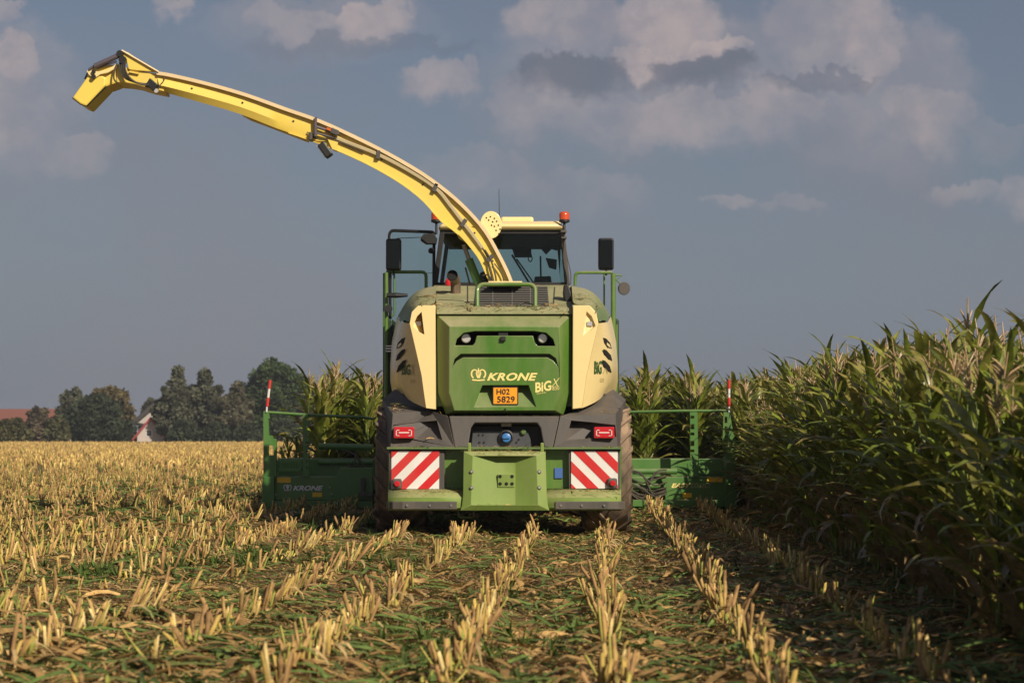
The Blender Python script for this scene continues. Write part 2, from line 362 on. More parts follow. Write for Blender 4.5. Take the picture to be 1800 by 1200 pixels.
q = np.stack([r_ * nx + c_, r_ * nx + c_ + 1, (r_ + 1) * nx + c_ + 1, (r_ + 1) * nx + c_], -1)
def npmesh(name, v, f, mat, col=None, smooth=False):
    me = bpy.data.meshes.new(name); nv, nf = len(v), len(f); k = f.shape[1]
    me.vertices.add(nv); me.vertices.foreach_set('co', np.ascontiguousarray(v, dtype=np.float32).ravel())
    me.loops.add(nf * k); me.loops.foreach_set('vertex_index', np.ascontiguousarray(f, dtype=np.int32).ravel())
    me.polygons.add(nf); me.polygons.foreach_set('loop_start', np.arange(0, nf * k, k, dtype=np.int32))
    if smooth: me.polygons.foreach_set('use_smooth', np.ones(nf, dtype=bool))
    me.update(calc_edges=True)
    if col is not None:
        a = me.color_attributes.new('Col', 'FLOAT_COLOR', 'POINT'); c = np.ones((nv, 4), np.float32); c[:, :3] = col; a.data.foreach_set('color', c.ravel())
    me.materials.append(mat); return me
def npobj(name, v, f, mat, col=None, smooth=False):
    o = bpy.data.objects.new(name, npmesh(name, v, f, mat, col, smooth)); COL.objects.link(o); return o

gm = bpy.data.materials.new('field_soil'); gm.use_nodes = True; t = gm.node_tree; gb = t.nodes['Principled BSDF']
tg = t.nodes.new('ShaderNodeTexCoord')
def gnoise(sc_, det, rough, scale3=(1, 1, 1)):
    mp = t.nodes.new('ShaderNodeMapping'); mp.inputs['Scale'].default_value = scale3; t.links.new(tg.outputs['Object'], mp.inputs[0])
    n = t.nodes.new('ShaderNodeTexNoise'); n.inputs['Scale'].default_value = sc_; n.inputs['Detail'].default_value = det; n.inputs['Roughness'].default_value = rough; t.links.new(mp.outputs[0], n.inputs['Vector']); return n.outputs['Fac']
def gramp(v, a, b):
    n = t.nodes.new('ShaderNodeMapRange'); n.inputs[1].default_value = a; n.inputs[2].default_value = b; t.links.new(v, n.inputs[0]); return n.outputs[0]
def gmix(f, a, b):
    n = t.nodes.new('ShaderNodeMix'); n.data_type = 'RGBA'; t.links.new(f, n.inputs[0])
    for s_, v in ((6, a), (7, b)):
        if isinstance(v, tuple): n.inputs[s_].default_value = (*v, 1)
        else: t.links.new(v, n.inputs[s_])
    return n.outputs[2]
soil = gmix(gnoise(7, 9, .7), (0.115, 0.067, 0.035), (0.28, 0.175, 0.095))
s2 = gmix(gramp(gnoise(26, 5, .7, (1.6, 1, 1)), 0.52, 0.62), soil, (0.36, 0.24, 0.11))
s3 = gmix(gramp(gnoise(19, 4, .6, (1, 1.8, 1)), 0.56, 0.64), s2, (0.07, 0.11, 0.025))
s4 = gmix(gramp(gnoise(0.35, 4, .6), 0.5, 0.68), s3, (0.13, 0.14, 0.04))
t.links.new(s4, gb.inputs['Base Color']); gb.inputs['Roughness'].default_value = 0.95; gb.inputs['Specular IOR Level'].default_value = 0.1
bp = t.nodes.new('ShaderNodeBump'); bp.inputs['Strength'].default_value = 1.0; bp.inputs['Distance'].default_value = 0.04; t.links.new(gnoise(22, 10, .75), bp.inputs['Height']); t.links.new(bp.outputs[0], gb.inputs['Normal'])
tag(npobj('ground', vv, q, gm, smooth=True), 'brown field soil strewn with crop remains', kind='structure')

# ------------------------------------------------------------------ numpy joining of small plants
def join_np(variants, place, name, mat, label, cat, smooth=False):
    """place: list of (variant, x, y, z, rotz, scale, tiltx, tilty, tint)"""
    Vs, Fs, Cs = [], [], []; off = 0
    for vi in range(len(variants)):
        pl = np.array([p[1:] for p in place if p[0] == vi], float)
        if len(pl) == 0: continue
        v, f, c = variants[vi]; n = len(v)
        ca, sa = np.cos(pl[:, 3])[:, None], np.sin(pl[:, 3])[:, None]; s = pl[:, 4][:, None]
        x = (v[None, :, 0] * ca - v[None, :, 1] * sa) * s; y = (v[None, :, 0] * sa + v[None, :, 1] * ca) * s; z = v[None, :, 2] * s
        x = x + z * pl[:, 5][:, None]; y = y + z * pl[:, 6][:, None]
        P_ = np.stack([x + pl[:, 0][:, None], y + pl[:, 1][:, None], z + pl[:, 2][:, None]], -1).reshape(-1, 3)
        F_ = (f[None] + (np.arange(len(pl)) * n)[:, None, None]).reshape(-1, f.shape[1]) + off
        C_ = (c[None] * pl[:, 7][:, None, None]).reshape(-1, 3)
        Vs.append(P_); Fs.append(F_); Cs.append(C_); off += len(P_)
    o = npobj(name, np.concatenate(Vs), np.concatenate(Fs), mat, np.concatenate(Cs), smooth)
    tag(o, label, cat, kind='stuff'); return o
class NB:
    def __init__(s): s.v = []; s.f = []; s.c = []
    def strip(s, pts, side, w, col, fold=0.25, nrm=None, coltip=None, ripple=0.0):
        """leaf blade: two quads across, centre line pts, width w(t)"""
        n = len(pts); b = len(s.v)
        for i, p in enumerate(pts):
            tt = i / (n - 1); ww = w(tt); d = np.array(pts[min(i + 1, n - 1)]) - np.array(pts[max(i - 1, 0)]); d = d / (np.linalg.norm(d) + 1e-9)
            sd_ = np.array(side) - d * np.dot(side, d); sd_ /= (np.linalg.norm(sd_) + 1e-9); up = np.cross(sd_, d)
            if up[2] < 0: up = -up
            rp = ripple * math.sin(tt * 17 + b) * ww
            cc = np.array(col) if coltip is None else np.array(col) * (1 - tt ** 2) + np.array(coltip) * tt ** 2
            s.v += [np.array(p) - sd_ * ww + up * (ww * fold + rp), np.array(p), np.array(p) + sd_ * ww + up * (ww * fold - rp)]
            s.c += [cc, cc * 1.12, cc * .95]
        for i in range(n - 1):
            a = b + i * 3; s.f += [(a, a + 1, a + 4, a + 3), (a + 1, a + 2, a + 5, a + 4)]
    def tube(s, pts, rs, col, n=5, col2=None, cap=False):
        b = len(s.v); pts = [np.array(p, float) for p in pts]; m = len(pts)
        for i, p in enumerate(pts):
            d = pts[min(i + 1, m - 1)] - pts[max(i - 1, 0)]; d /= (np.linalg.norm(d) + 1e-9)
            u = np.cross(d, (0.3, 0.9, 0.1)); u /= np.linalg.norm(u); w = np.cross(d, u)
            cc = np.array(col) if col2 is None else np.array(col) * (1 - i / (m - 1)) + np.array(col2) * i / (m - 1)
            for k in range(n): s.v.append(p + (u * math.cos(2 * PI * k / n) + w * math.sin(2 * PI * k / n)) * rs[i]); s.c.append(cc)
        for i in range(m - 1):
            for k in range(n): s.f.append((b + i * n + k, b + i * n + (k + 1) % n, b + (i + 1) * n + (k + 1) % n, b + (i + 1) * n + k))
        if cap:
            e = b + (m - 1) * n
            if n == 5: s.f += [(e, e + 1, e + 2, e + 3), (e, e + 3, e + 4, e + 4)][:1]
            elif n == 4: s.f.append((e, e + 1, e + 2, e + 3))
            elif n == 6: s.f += [(e, e + 1, e + 2, e + 3), (e, e + 3, e + 4, e + 5)]
    def arrays(s): return np.array(s.v), np.array(s.f, int), np.clip(np.array(s.c), 0, 1)
CORN = leafmat('maize_leaf', 0.30, 0.28, 0.75, 14); STRAW = leafmat('stubble_straw', 0.7, 0.12, 0.2, 25); LITTER = leafmat('crop_litter', 0.6, 0.2, 0.25, 20); WEED = leafmat('weed_leaf', 0.6, 0.3, 0.2)

def corn_variant(seed):
    r = random.Random(seed); nb = NB(); H = 1.95 * r.uniform(.95, 1.05)
    lean = (r.uniform(-.03, .05), r.uniform(-.03, .03))
    def st(z): return np.array((lean[0] * z * z / 2, lean[1] * z * z / 2, z))
    nb.tube([st(z) for z in np.linspace(0, H, 7)], [0.015, .014, .013, .012, .010, .008, .005], (0.20, 0.24, 0.06), 6, (0.16, 0.24, 0.06))
    az0 = r.uniform(0, PI); nl = 15
    for i in range(nl):
        h = 0.10 + (H - 0.16) * (i / (nl - 1)) ** 0.95; az = az0 + PI * (i % 2) + r.gauss(0, .35)
        top = i / (nl - 1); Ln = (0.70 + 0.30 * math.sin(PI * min(1, top * 1.05 + .08))) * r.uniform(.85, 1.15); Wd = 0.058 * r.uniform(.8, 1.15) * (0.75 if top > .85 else 1)
        el = math.radians(r.uniform(52, 72) if top < .7 else r.uniform(62, 80)); droop = r.uniform(1.4, 3.0) * (1 - 0.4 * top)
        if r.random() < .2: droop *= 1.6
        pts = []; p = st(h); n = 9; ang = el
        for k in range(n):
            pts.append(p.copy()); step = Ln / (n - 1); tt = k / (n - 1)
            p = p + np.array((math.cos(az) * math.cos(ang), math.sin(az) * math.cos(ang), math.sin(ang))) * step + np.array((0.05 * tt * step / .1, 0, 0)) * .55
            ang -= droop * (0.35 + tt) / (n - 1)
        side = (-math.sin(az), math.cos(az), r.uniform(-.35, .35))
        g = r.uniform(.5, 1.3); base = np.array((0.180, 0.225, 0.030)) * g
        if r.random() < .28: base = np.array((0.26, 0.27, 0.05)) * g
        tip = base * 1.0
        if r.random() < .3: tip = np.array((0.30, 0.22, 0.07))
        if top < .22 and r.random() < .7: base = np.array((0.30, 0.21, 0.09)) * r.uniform(.6, 1.1); tip = base * .8
        nb.strip(pts, side, lambda t_, W_=Wd: W_ * max(0.05, (1 - t_ ** 3.0)) * min(1, 0.45 + 3.2 * t_), base, 0.3, coltip=tip, ripple=.28)
    for e in range(r.choice((1, 1, 2))):                          # husked ear
        z = H * (0.42 + .09 * e); az = az0 + PI * e; a = st(z); d = np.array((math.cos(az) * .45, math.sin(az) * .45, .9)); d /= np.linalg.norm(d)
        nb.tube([a + d * q_ for q_ in (0, .05, .13, .2, .25)], [.012, .027, .03, .02, .004], (0.20, 0.26, 0.08), 6, (0.26, 0.22, 0.09))
    tz = st(H); tcol = (0.48, 0.34, 0.19)
    nb.tube([tz, tz + (0, 0, .18), tz + (.03, .0, .40)], [.009, .010, .006], tcol, 4)
    for k in range(7):
        az = r.uniform(0, 2 * PI); b = tz + np.array((0, 0, .05 + .02 * k)); l = r.uniform(.12, .2); o_ = r.uniform(.35, .9)
        pts = [b]; 
        for tt in (.4, .75, 1.0): pts.append(b + np.array((math.cos(az) * l * tt * o_, math.sin(az) * l * tt * o_, l * tt * (1 - .45 * tt * o_))))
        nb.tube(pts, [.007, .009, .008, .005], np.array(tcol) * r.uniform(.8, 1.25), 4)
    return nb.arrays()
corn_vars = [corn_variant(100 + i) for i in range(12)]
corn_me = [npmesh('maize_plant', v, f, CORN, c, True) for v, f, c in corn_vars]

def hcorn(s): return np.interp(s, [6, 11, 16, 24, 30, 60], [0.70, 0.755, 0.83, 0.88, 0.885, 0.92])
pl = []
def cornrow(k, s0, s1, dens=6.0, hm=1.0):
    n = int((s1 - s0) * dens)
    for i in range(n):
        s = s0 + (s1 - s0) * (i + random.uniform(.1, .9)) / n; o = ROW0 + SP * k + random.gauss(0, .035)
        x, y = rowpt(o, s); sc_ = float(hcorn(s)) * random.gauss(1, .05) * hm
        pl.append([random.randrange(12), x, y, float(gh(x, y)) - .01, random.uniform(0, 2 * PI), sc_, random.gauss(0.01, .045), random.gauss(0, .04), random.uniform(.8, 1.2)])
cornrow(3, 5.0, 23.5, 5.6, .92); cornrow(3, 23.5, 29.4, 4.6, .74); cornrow(3, 29.4, 46, 5.2, .95)
for k in range(4, 9): cornrow(k, 5.0, 46, 6.2 if k < 6 else 4.5)
for k in range(9, 16): cornrow(k, 12.0, 60, 3.0)
for k in range(3, 12): cornrow(k, 46, 85, 3.2)
for k in range(-6, 3): cornrow(k, 31.6, 40, 8.5)
cornrow(-7, 36.5, 60, 5.0)
cornrow(-7, 33.6, 34.2, 2.0, 1.06)
cornrow(-7, 31.8, 34.5, 3.0, .5)
for k in range(-6, 3): cornrow(k, 31.0, 31.6, 8, .97)
for k in range(-6, 3): cornrow(k, 40, 75, 2.6)
for k in range(16, 30): cornrow(k, 30, 90, 1.6)
def pxof(x, y, z): return 900 + x / y * FPX, HOR - (z - CAMZ) / y * FPX
vis = sorted([p for p in pl if -60 < pxof(p[1], p[2], 0)[0] < 1900 and p[2] > 6 and ((p[1] * RN[0] + p[2] * RN[1]) < 3.4 or p[2] > 31.2)], key=lambda p: p[2])
edge = [p for p in vis if p[1] > 0 and p[2] < 31][:262]; front = sorted([p for p in vis if p[2] > 31.2 and pxof(p[1], p[2], 0)[0] < 690], key=lambda p: p[2])[:38]
ind = edge + front; ids = set(map(id, ind))
for p in ind:
    o = bpy.data.objects.new('maize_plant', corn_me[p[0]]); COL.objects.link(o); o.location = p[1:4]; o.scale = (p[5],) * 3
    o.rotation_euler = (-p[7], p[6], p[4])
    if p in front[:0] or p[1] < 0: tag(o, 'green maize plant with tan tassel standing uncut ahead of the harvester on its left side', 'maize plant', 'maize plants standing ahead of the harvester header')
    else: tag(o, 'tall green maize plant at the near edge of the standing crop on the right', 'maize plant', 'maize plants along the edge of the standing crop')
rest = [tuple(p) for p in pl if id(p) not in ids]
join_np(corn_vars, rest, 'maize_crop', CORN, 'dense mass of standing green maize behind the edge plants', 'maize crop', True)

# ------------------------------------------------------------------ stubble, litter, weeds
def stub_variant(seed, fat=1.0):
    r = random.Random(seed); nb = NB(); n = r.choice((1, 2, 2, 3))
    for i in range(n):
        h = r.uniform(.06, .25); r0 = r.uniform(.006, .0125) * fat; k_ = 2.2 if r.random() < .15 else 1; dx, dy = r.uniform(-.05, .05) * k_, r.uniform(-.04, .04) * k_; a = np.array((r.uniform(-.022, .022), r.uniform(-.022, .022), -.02))
        c = np.array(r.choice([(0.60, 0.43, 0.14), (0.50, 0.35, 0.10), (0.46, 0.41, 0.10), (0.32, 0.19, 0.08), (0.68, 0.52, 0.22), (0.34, 0.36, 0.08), (0.50, 0.32, 0.12)])) * r.uniform(.75, 1.15)
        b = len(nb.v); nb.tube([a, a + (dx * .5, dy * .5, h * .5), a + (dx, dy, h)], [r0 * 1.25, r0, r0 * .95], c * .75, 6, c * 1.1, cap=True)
        for k in range(6): nb.v[b + 12 + k] = nb.v[b + 12 + k] + np.array((0, 0, 1)) * (k - 2.5) * .006
        for _ in range(r.choice((0, 0, 1, 1))):
            az = r.uniform(0, 6.28); l = r.uniform(.06, .17); h0 = h * r.uniform(.3, .9); st_ = a + np.array((dx, dy, h)) * (h0 / h)
            pts = [st_ + np.array((math.cos(az) * l * q_, math.sin(az) * l * q_, l * (.6 * q_ - 1.3 * q_ * q_) * .8)) for q_ in (0, .35, .7, 1)]
            nb.strip(pts, (-math.sin(az), math.cos(az), .3), lambda t_: .014 * (1.1 - t_), np.array(r.choice([(0.42, 0.30, 0.14), (0.14, 0.18, 0.04), (0.34, 0.22, 0.10)])), .2)
    return nb.arrays()
sv = [stub_variant(300 + i) for i in range(14)]; svf = [stub_variant(400 + i, 2.2) for i in range(8)]
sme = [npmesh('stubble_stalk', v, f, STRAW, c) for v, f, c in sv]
near, far = [], []
kmin = -150
for k in range(kmin, 3):
    o0 = ROW0 + SP * k
    s_in = max(8.2, abs(o0) / 0.40) if o0 < -1.5 else 8.2
    s_end = 31.0 if k >= -6 else 215
    if k >= -6 and k > -7: s_end = 31.2
    s = s_in
    while s < s_end:
        d = s; step = 0.065 if d < 32 else (0.13 if d < 60 else (0.26 if d < 110 else 0.5))
        s += step * random.uniform(.4, 1.6)
        gap = math.sin(s * 1.9 + k * 5.1) + math.sin(s * .83 + k * 2.3)
        if gap > 1.25 and random.random() < .8: continue
        xx, yy_ = rowpt(o0, s); pn = math.sin(xx * .55 + 2 * math.sin(yy_ * .21)) * math.sin(yy_ * .33 + xx * .25)
        if pn > .35 and random.random() < .62: continue
        o = o0 + random.gauss(0, .028 if d < 60 else .1); x, y = rowpt(o, s)
        if 21.5 < y < 29.3 and -1.7 < x < 1.55: continue
        tx, ty = random.gauss(0, .17), random.gauss(0, .12)
        if k in (-3, -4): tx += .35
        rec = (random.randrange(14 if d < 60 else 8), x, y, float(gh(x, y)), random.uniform(0, 6.28), random.uniform(.7, 1.25) * (1 if d < 60 else 1.1), tx, ty, random.uniform(.7, 1.2))
        (near if d < 60 else far).append(rec)
near.sort(key=lambda p: p[2])
visn = [p for p in near if -30 < pxof(p[1], p[2], 0)[0] < 1830 and pxof(p[1], p[2], 0.15)[1] < 1200][:300]; idn = set(map(id, visn))
for p in visn:
    o = bpy.data.objects.new('stubble_stalk', sme[p[0]]); COL.objects.link(o); o.location = p[1:4]; o.scale = (p[5],) * 3; o.rotation_euler = (-p[7], p[6], p[4])
    tag(o, 'cut straw coloured maize stub standing in the nearest rows of the field', 'stubble', 'cut maize stubs in the nearest rows')
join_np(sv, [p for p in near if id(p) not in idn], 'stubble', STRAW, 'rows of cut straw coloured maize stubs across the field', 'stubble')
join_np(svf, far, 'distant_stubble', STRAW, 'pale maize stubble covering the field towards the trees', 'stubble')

def litter_variant(seed):
    r = random.Random(seed); nb = NB(); az = r.uniform(0, 6.28); l = r.choice((.03, .04, .05, .06, .08, .10, .13, .17, .34)) * r.uniform(.7, 1.2); w = r.uniform(.003, .008) * (2.4 if l > .22 else 1)
    big = l > .22
    c = np.array(r.choice([(0.085, 0.11, 0.025), (0.14, 0.155, 0.045), (0.50, 0.34, 0.14), (0.38, 0.24, 0.11), (0.48, 0.31, 0.12), (0.56, 0.40, 0.18), (0.44, 0.27, 0.10), (0.34, 0.29, 0.08), (0.20, 0.12, 0.06), (0.42, 0.25, 0.10)]))
    c = np.array((0.11, 0.16, 0.04)) * r.uniform(.6, 1.3) if big and r.random() < .55 else c
    z0 = r.uniform(.003, .02); arch = r.uniform(0, .05) * l / .2
    qs = (0, .25, .5, .75, 1) if l > .12 else (0, .5, 1)
    pts = [np.array((math.cos(az + q_ * .5) * l * (q_ - .5), math.sin(az + q_ * .5) * l * (q_ - .5), z0 + arch * math.sin(PI * q_) + r.uniform(-.003, .006))) for q_ in qs]
    nb.strip(pts, (-math.sin(az), math.cos(az), r.uniform(-.6, .6)), lambda t_: w * (1.15 - abs(t_ - .4)), c, r.uniform(-.3, .5), coltip=c * r.uniform(.6, 1.3))
    return nb.arrays()
lv = [litter_variant(600 + i) for i in range(72)]
lp = []
def cover(x, y):
    return 0.5 + 0.5 * math.sin(x * 1.9 + 1.3 * math.sin(y * .8)) * math.sin(y * 1.1 + x * .6)
while len(lp) < 110000:
    y = 8.0 + 45 * random.random() ** 1.75; x = random.uniform(-.33, .28) * y
    if x > 2.7 + 0.044 * y: continue
    if random.random() > .35 + .65 * cover(x, y): continue
    if y > 31 and x > -3.2: continue
    lp.append((random.randrange(72), x, y, float(gh(x, y)), random.uniform(0, 6.28), random.uniform(.6, 1.4) * (1 if y < 24 else 1.4), 0, 0, random.uniform(.6, 1.25)))
join_np(lv, lp, 'crop_litter', LITTER, 'chopped green and tan maize leaves littering the soil between rows', 'crop litter')

def weed_variant(seed):
    r = random.Random(seed); nb = NB()
    for i in range(16):
        az = r.uniform(0, 6.28); l = r.uniform(.04, .12); el = r.uniform(.2, 1.2); c = np.array((0.075, 0.115, 0.025)) * r.uniform(.6, 1.5)
        pts = [np.array((math.cos(az) * l * q_ * math.cos(el), math.sin(az) * l * q_ * math.cos(el), l * q_ * math.sin(el))) for q_ in (0, .5, 1)]
        nb.strip(pts, (-math.sin(az), math.cos(az), 0), lambda t_: .009 * (1.15 - t_), c, .2)
    return nb.arrays()
wv_ = [weed_variant(800 + i) for i in range(8)]
wp = []
patches = [(250, 815, 1.6, 230), (215, 1010, .35, 60), (400, 975, .6, 90), (640, 925, .5, 70), (735, 925, .35, 90), (820, 1130, .5, 60), (120, 850, 2.5, 200), (470, 820, 2.0, 160), (330, 895, 1.2, 160), (620, 985, .5, 30), (60, 930, 1.0, 90), (560, 845, 1.5, 80)]
for (px, py, sp_, n) in patches:
    D = CAMZ * FPX / (py - HOR); cx = (px - 900) / FPX * D
    for i in range(n):
        x, y = cx + random.gauss(0, sp_), D + random.gauss(0, sp_ * 1.6)
        if y < 9 or (x > -1.8 and y > 21): 
            if not (px in (640, 735)): continue
        wp.append((random.randrange(8), x, y, float(gh(x, y)), random.uniform(0, 6.28), random.uniform(.7, 1.7), 0, 0, random.uniform(.8, 1.3)))
for i in range(5200):
    y = 8 + 100 * random.random() ** 1.2; x = random.uniform(-.28, .12) * y
    if x > 2.3: continue
    if y > 31 and x > -3.6: continue
    pn = math.sin(x * .55 + 2 * math.sin(y * .21)) * math.sin(y * .33 + x * .25)
    if random.random() > (.95 if pn > .3 and y > 20 else .09): continue
    wp.append((random.randrange(8), x, y, float(gh(x, y)), random.uniform(0, 6.28), random.uniform(.5, 1.2) * (1 + y / 90), 0, 0, random.uniform(.7, 1.3)))
join_np(wv_, wp, 'weeds', WEED, 'low green weeds growing between the stubble rows', 'weeds')

# ------------------------------------------------------------------ background trees and houses
TREEM = leafmat('tree_foliage', 0.7, 0.2, 0.1, 0.6); BARK = pmat('bark', (0.12, 0.095, 0.07), 0.9, scale=3, bump=.5)
def tree(px, top, wpx, D, col, label, shape='round', seed=0, leaves=3200, cat='tree', name='broadleaf_tree'):
    r = random.Random(seed); base = Vector(((px - 900) / FPX * D, D, -.1)); H = CAMZ + (HOR - top) / FPX * D; Wd = wpx / FPX * D / 2
    root = thing(name, base, label, cat, 'trees along the far edge of the field' if cat == 'tree' else 'bushes along the far edge of the field')
    tb = MB(); th = H * (.75 if cat == 'tree' else .45)
    trunk = [base + Vector((math.sin(i * 1.3 + seed) * .12 * i, 0, th * i / 5)) for i in range(6)]; tb.tube(trunk, [H * .022, H * .018, H * .015, H * .012, H * .008, H * .004], 8)
    for i in range(7):
        z = th * r.uniform(.25, .8); az = r.uniform(0, 6.28); a = base + Vector((0, 0, z)); l = Wd * r.uniform(.5, .85)
        tb.tube([a, a + Vector((math.cos(az) * l * .5, math.sin(az) * l * .5, l * .35)), a + Vector((math.cos(az) * l, math.sin(az) * l, l * .9))], [H * .008, H * .005, H * .002], 6)
    tb.build('trunk', BARK, root)
    lobes = []; nl = 46
    for i in range(nl):
        tt = (i + .5) / nl; z = H * (0.10 + 0.80 * tt)
        if shape == 'round': env = math.sqrt(max(.05, 1 - (2 * (z / H) - 1.0) ** 2 * .9)) 
        elif shape == 'tall': env = (0.55 + .45 * math.sin(PI * min(1, z / H * 1.25))) * (1 if z / H < .65 else (1.0 - (z / H - .65) * 1.9))
        else: env = math.sqrt(max(.05, 1 - (z / H) ** 2))
        az = i * 2.4 + r.uniform(-.4, .4); rr = Wd * env * r.uniform(.25, .78); lr = Wd * r.uniform(.22, .36) * (1 if shape != 'tall' else .8) * max(.45, env)
        lobes.append((rr * math.cos(az), rr * math.sin(az), z, lr, r.uniform(.7, 1.3)))
    lobes.append((0, 0, H * .55, Wd * .5, .7)); lobes.append((r.uniform(-.1, .1) * Wd, 0, H - Wd * .22, Wd * .22, 1.05))
    g = np.random.default_rng(seed); wts = np.array([l[3] ** 2 for l in lobes]); idx = g.choice(len(lobes), leaves, p=wts / wts.sum()); LB = np.array(lobes)[idx]
    d = g.normal(size=(leaves, 3)); d /= np.linalg.norm(d, axis=1)[:, None]; rad = LB[:, 3] * g.uniform(.45, 1.12, leaves)
    c = LB[:, :3] + d * rad[:, None] * np.array((1, 1, .9)); c[:, 2] = np.maximum(c[:, 2], .2)
    a = g.normal(size=(leaves, 3)); a /= np.linalg.norm(a, axis=1)[:, None]; b_ = np.cross(a, g.normal(size=(leaves, 3))); b_ /= np.linalg.norm(b_, axis=1)[:, None]
    sz = (D / 280) * g.uniform(.12, .32, leaves)[:, None]
    v = np.stack([c - a * sz - b_ * sz * .6, c + a * sz - b_ * sz * .5, c + a * sz * .8 + b_ * sz * .6, c - a * sz * .9 + b_ * sz * .55], 1).reshape(-1, 3)
    f = np.arange(leaves * 4).reshape(-1, 4); cc = np.array(col)[None] * LB[:, 4][:, None] * g.uniform(.7, 1.3, leaves)[:, None]
    o = bpy.data.objects.new('crown', npmesh('crown', v, f, TREEM, np.repeat(cc, 4, 0))); COL.objects.link(o); o.parent = root
G1 = (0.042, 0.055, 0.032); G2 = (0.085, 0.09, 0.058); G3 = (0.13, 0.105, 0.05); G4 = (0.055, 0.085, 0.033); G5 = (0.10, 0.08, 0.055)
TR = [(168, 690, 150, 262, G1, 'broad very dark green tree left of the white house', 'dome'), (196, 676, 95, 275, G3, 'yellowing olive tree rising behind the broad dark tree', 'round'),
      (130, 678, 62, 276, G2, 'grey green tree rising behind the left side of the dark tree', 'round'),
      (264, 698, 40, 300, G2, 'small green tree showing above the white house roof', 'round'), (312, 641, 96, 262, G2, 'tall slender grey green tree just right of the white house', 'tall'),
      (360, 646, 112, 266, G2, 'tall grey green tree, second to the right of the house', 'tall'), (414, 668, 92, 264, (0.10, 0.095, 0.06), 'brownish green tree with thin pale stems left of the fullest green tree', 'tall'),
      (481, 626, 112, 268, G4, 'fullest and tallest green tree, behind the left end of the header', 'round'), (588, 645, 74, 290, G5, 'brown tree top peeping over the maize beside the harvester', 'round'),
      (545, 664, 70, 288, G5, 'thin brownish tree just right of the fullest green tree', 'round')]
for i, a in enumerate(TR): tree(*a[:6], shape=a[6], seed=20 + i, leaves=12000 if a[2] > 90 else 8000)
BU = [(22, 733, 74, 258, (0.075, 0.072, 0.03), 'olive bush in front of the long red roof at the left edge'), (66, 712, 64, 262, G5, 'brownish bush between the red roof and the dark tree'),
      (100, 728, 52, 255, (0.08, 0.08, 0.04), 'low grey green bush at the left foot of the dark tree'), (322, 738, 66, 250, G1, 'low dark bush at the foot of the tall trees right of the house'),
      (382, 744, 74, 250, G1, 'low dark bush below the second tall tree'), (438, 742, 60, 250, G1, 'dark bush near the left end of the header'), (500, 735, 76, 252, G1, 'dark bush seen through the header guard rail')]
for i, a in enumerate(BU): tree(*a[:6], shape='dome', seed=60 + i, leaves=5000, cat='bush', name='bush')
WALL = pmat('house_plaster', (0.48, 0.43, 0.40), .9, var=.08, scale=2); ROOFD = pmat('dark_roof_tiles', (0.05, 0.045, 0.045), .8, scale=8, bump=.4); ROOFR = pmat('red_roof_tiles', (0.30, 0.045, 0.05), .8, scale=8, bump=.4); ROOFT = pmat('terracotta_roof_tiles', (0.19, 0.07, 0.05), .8, scale=8)
PANE = pmat('window_pane', (0.03, 0.035, 0.04), .15)
def house(name, cx, Y, w, dep, hw, hr, wall, roof, label, wins, asym=0.0):
    root = thing(name, (cx, Y, 0), label, 'house'); x0, x1 = cx - w / 2, cx + w / 2; rx = cx + asym
    MB().prism([(x0, Y, 0), (x1, Y, 0), (x1, Y, hw), (rx, Y, hr), (x0, Y, hw)], (0, dep, 0)).build('wall', wall, root)
    m = MB()
    for (xa, sg) in ((x0, -1), (x1, 1)):
        sl = (hr - hw) / abs(rx - xa); xe = xa + sg * .6; ze = hw - .6 * sl
        m.prism([(rx, Y - .5, hr + .03), (xe, Y - .5, ze + .03), (xe, Y - .5, ze + (.8 if w > 6 else .35)), (rx, Y - .5, hr + (.85 if w > 6 else .40))], (0, dep + 1, 0))
    m.build('roof', roof, root)
    for (wx, wz, ww, wh) in wins:
        MB().box((cx + wx, Y - .03, wz), (ww + .25, .06, wh + .25)).build('window', WHITE, root)
        w_ = [o for o in root.children if o.name.startswith('window')][-1]
        MB().box((cx + wx, Y - .075, wz), (ww, .03, wh)).build('pane', PANE, w_)
    return root
house('white_house', -49.2, 272, 6.6, 9, 2.7, 5.9, WALL, ROOFD, 'white plastered gabled house with a dark roof between the trees', [(-2.0, 1.5, .8, 1.0), (.9, 3.7, .8, .9)], asym=0.5)
house('red_roofed_annexe', -48.9, 262, 3.6, 5, 0.7, 2.9, WALL, ROOFR, 'small grey outbuilding with a bright red roof in front of the white house', [(-.2, 1.1, .6, .7)])
hb = thing('long_barn', (-80.5, 300, 0), 'long low building with a terracotta red roof at the left edge of the field', 'barn')
MB().box((-80.5, 303, 1.6), (26, 8, 3.2)).build('wall', WALL, hb)
MB().prism([(-94, 298, 2.9), (-94, 308, 2.9), (-94, 303, 4.9)], (27, 0, 0)).build('roof', ROOFT, hb)

# ------------------------------------------------------------------ the forage harvester
XC = P(886, 700, 24).x
HV = thing('forage_harvester', (XC, 25.5, 0), 'large green and cream forage harvester with a tall yellow spout seen from behind', 'harvester')
def mir(pts): return [(1772 - p[0],) + tuple(p[1:]) for p in pts]
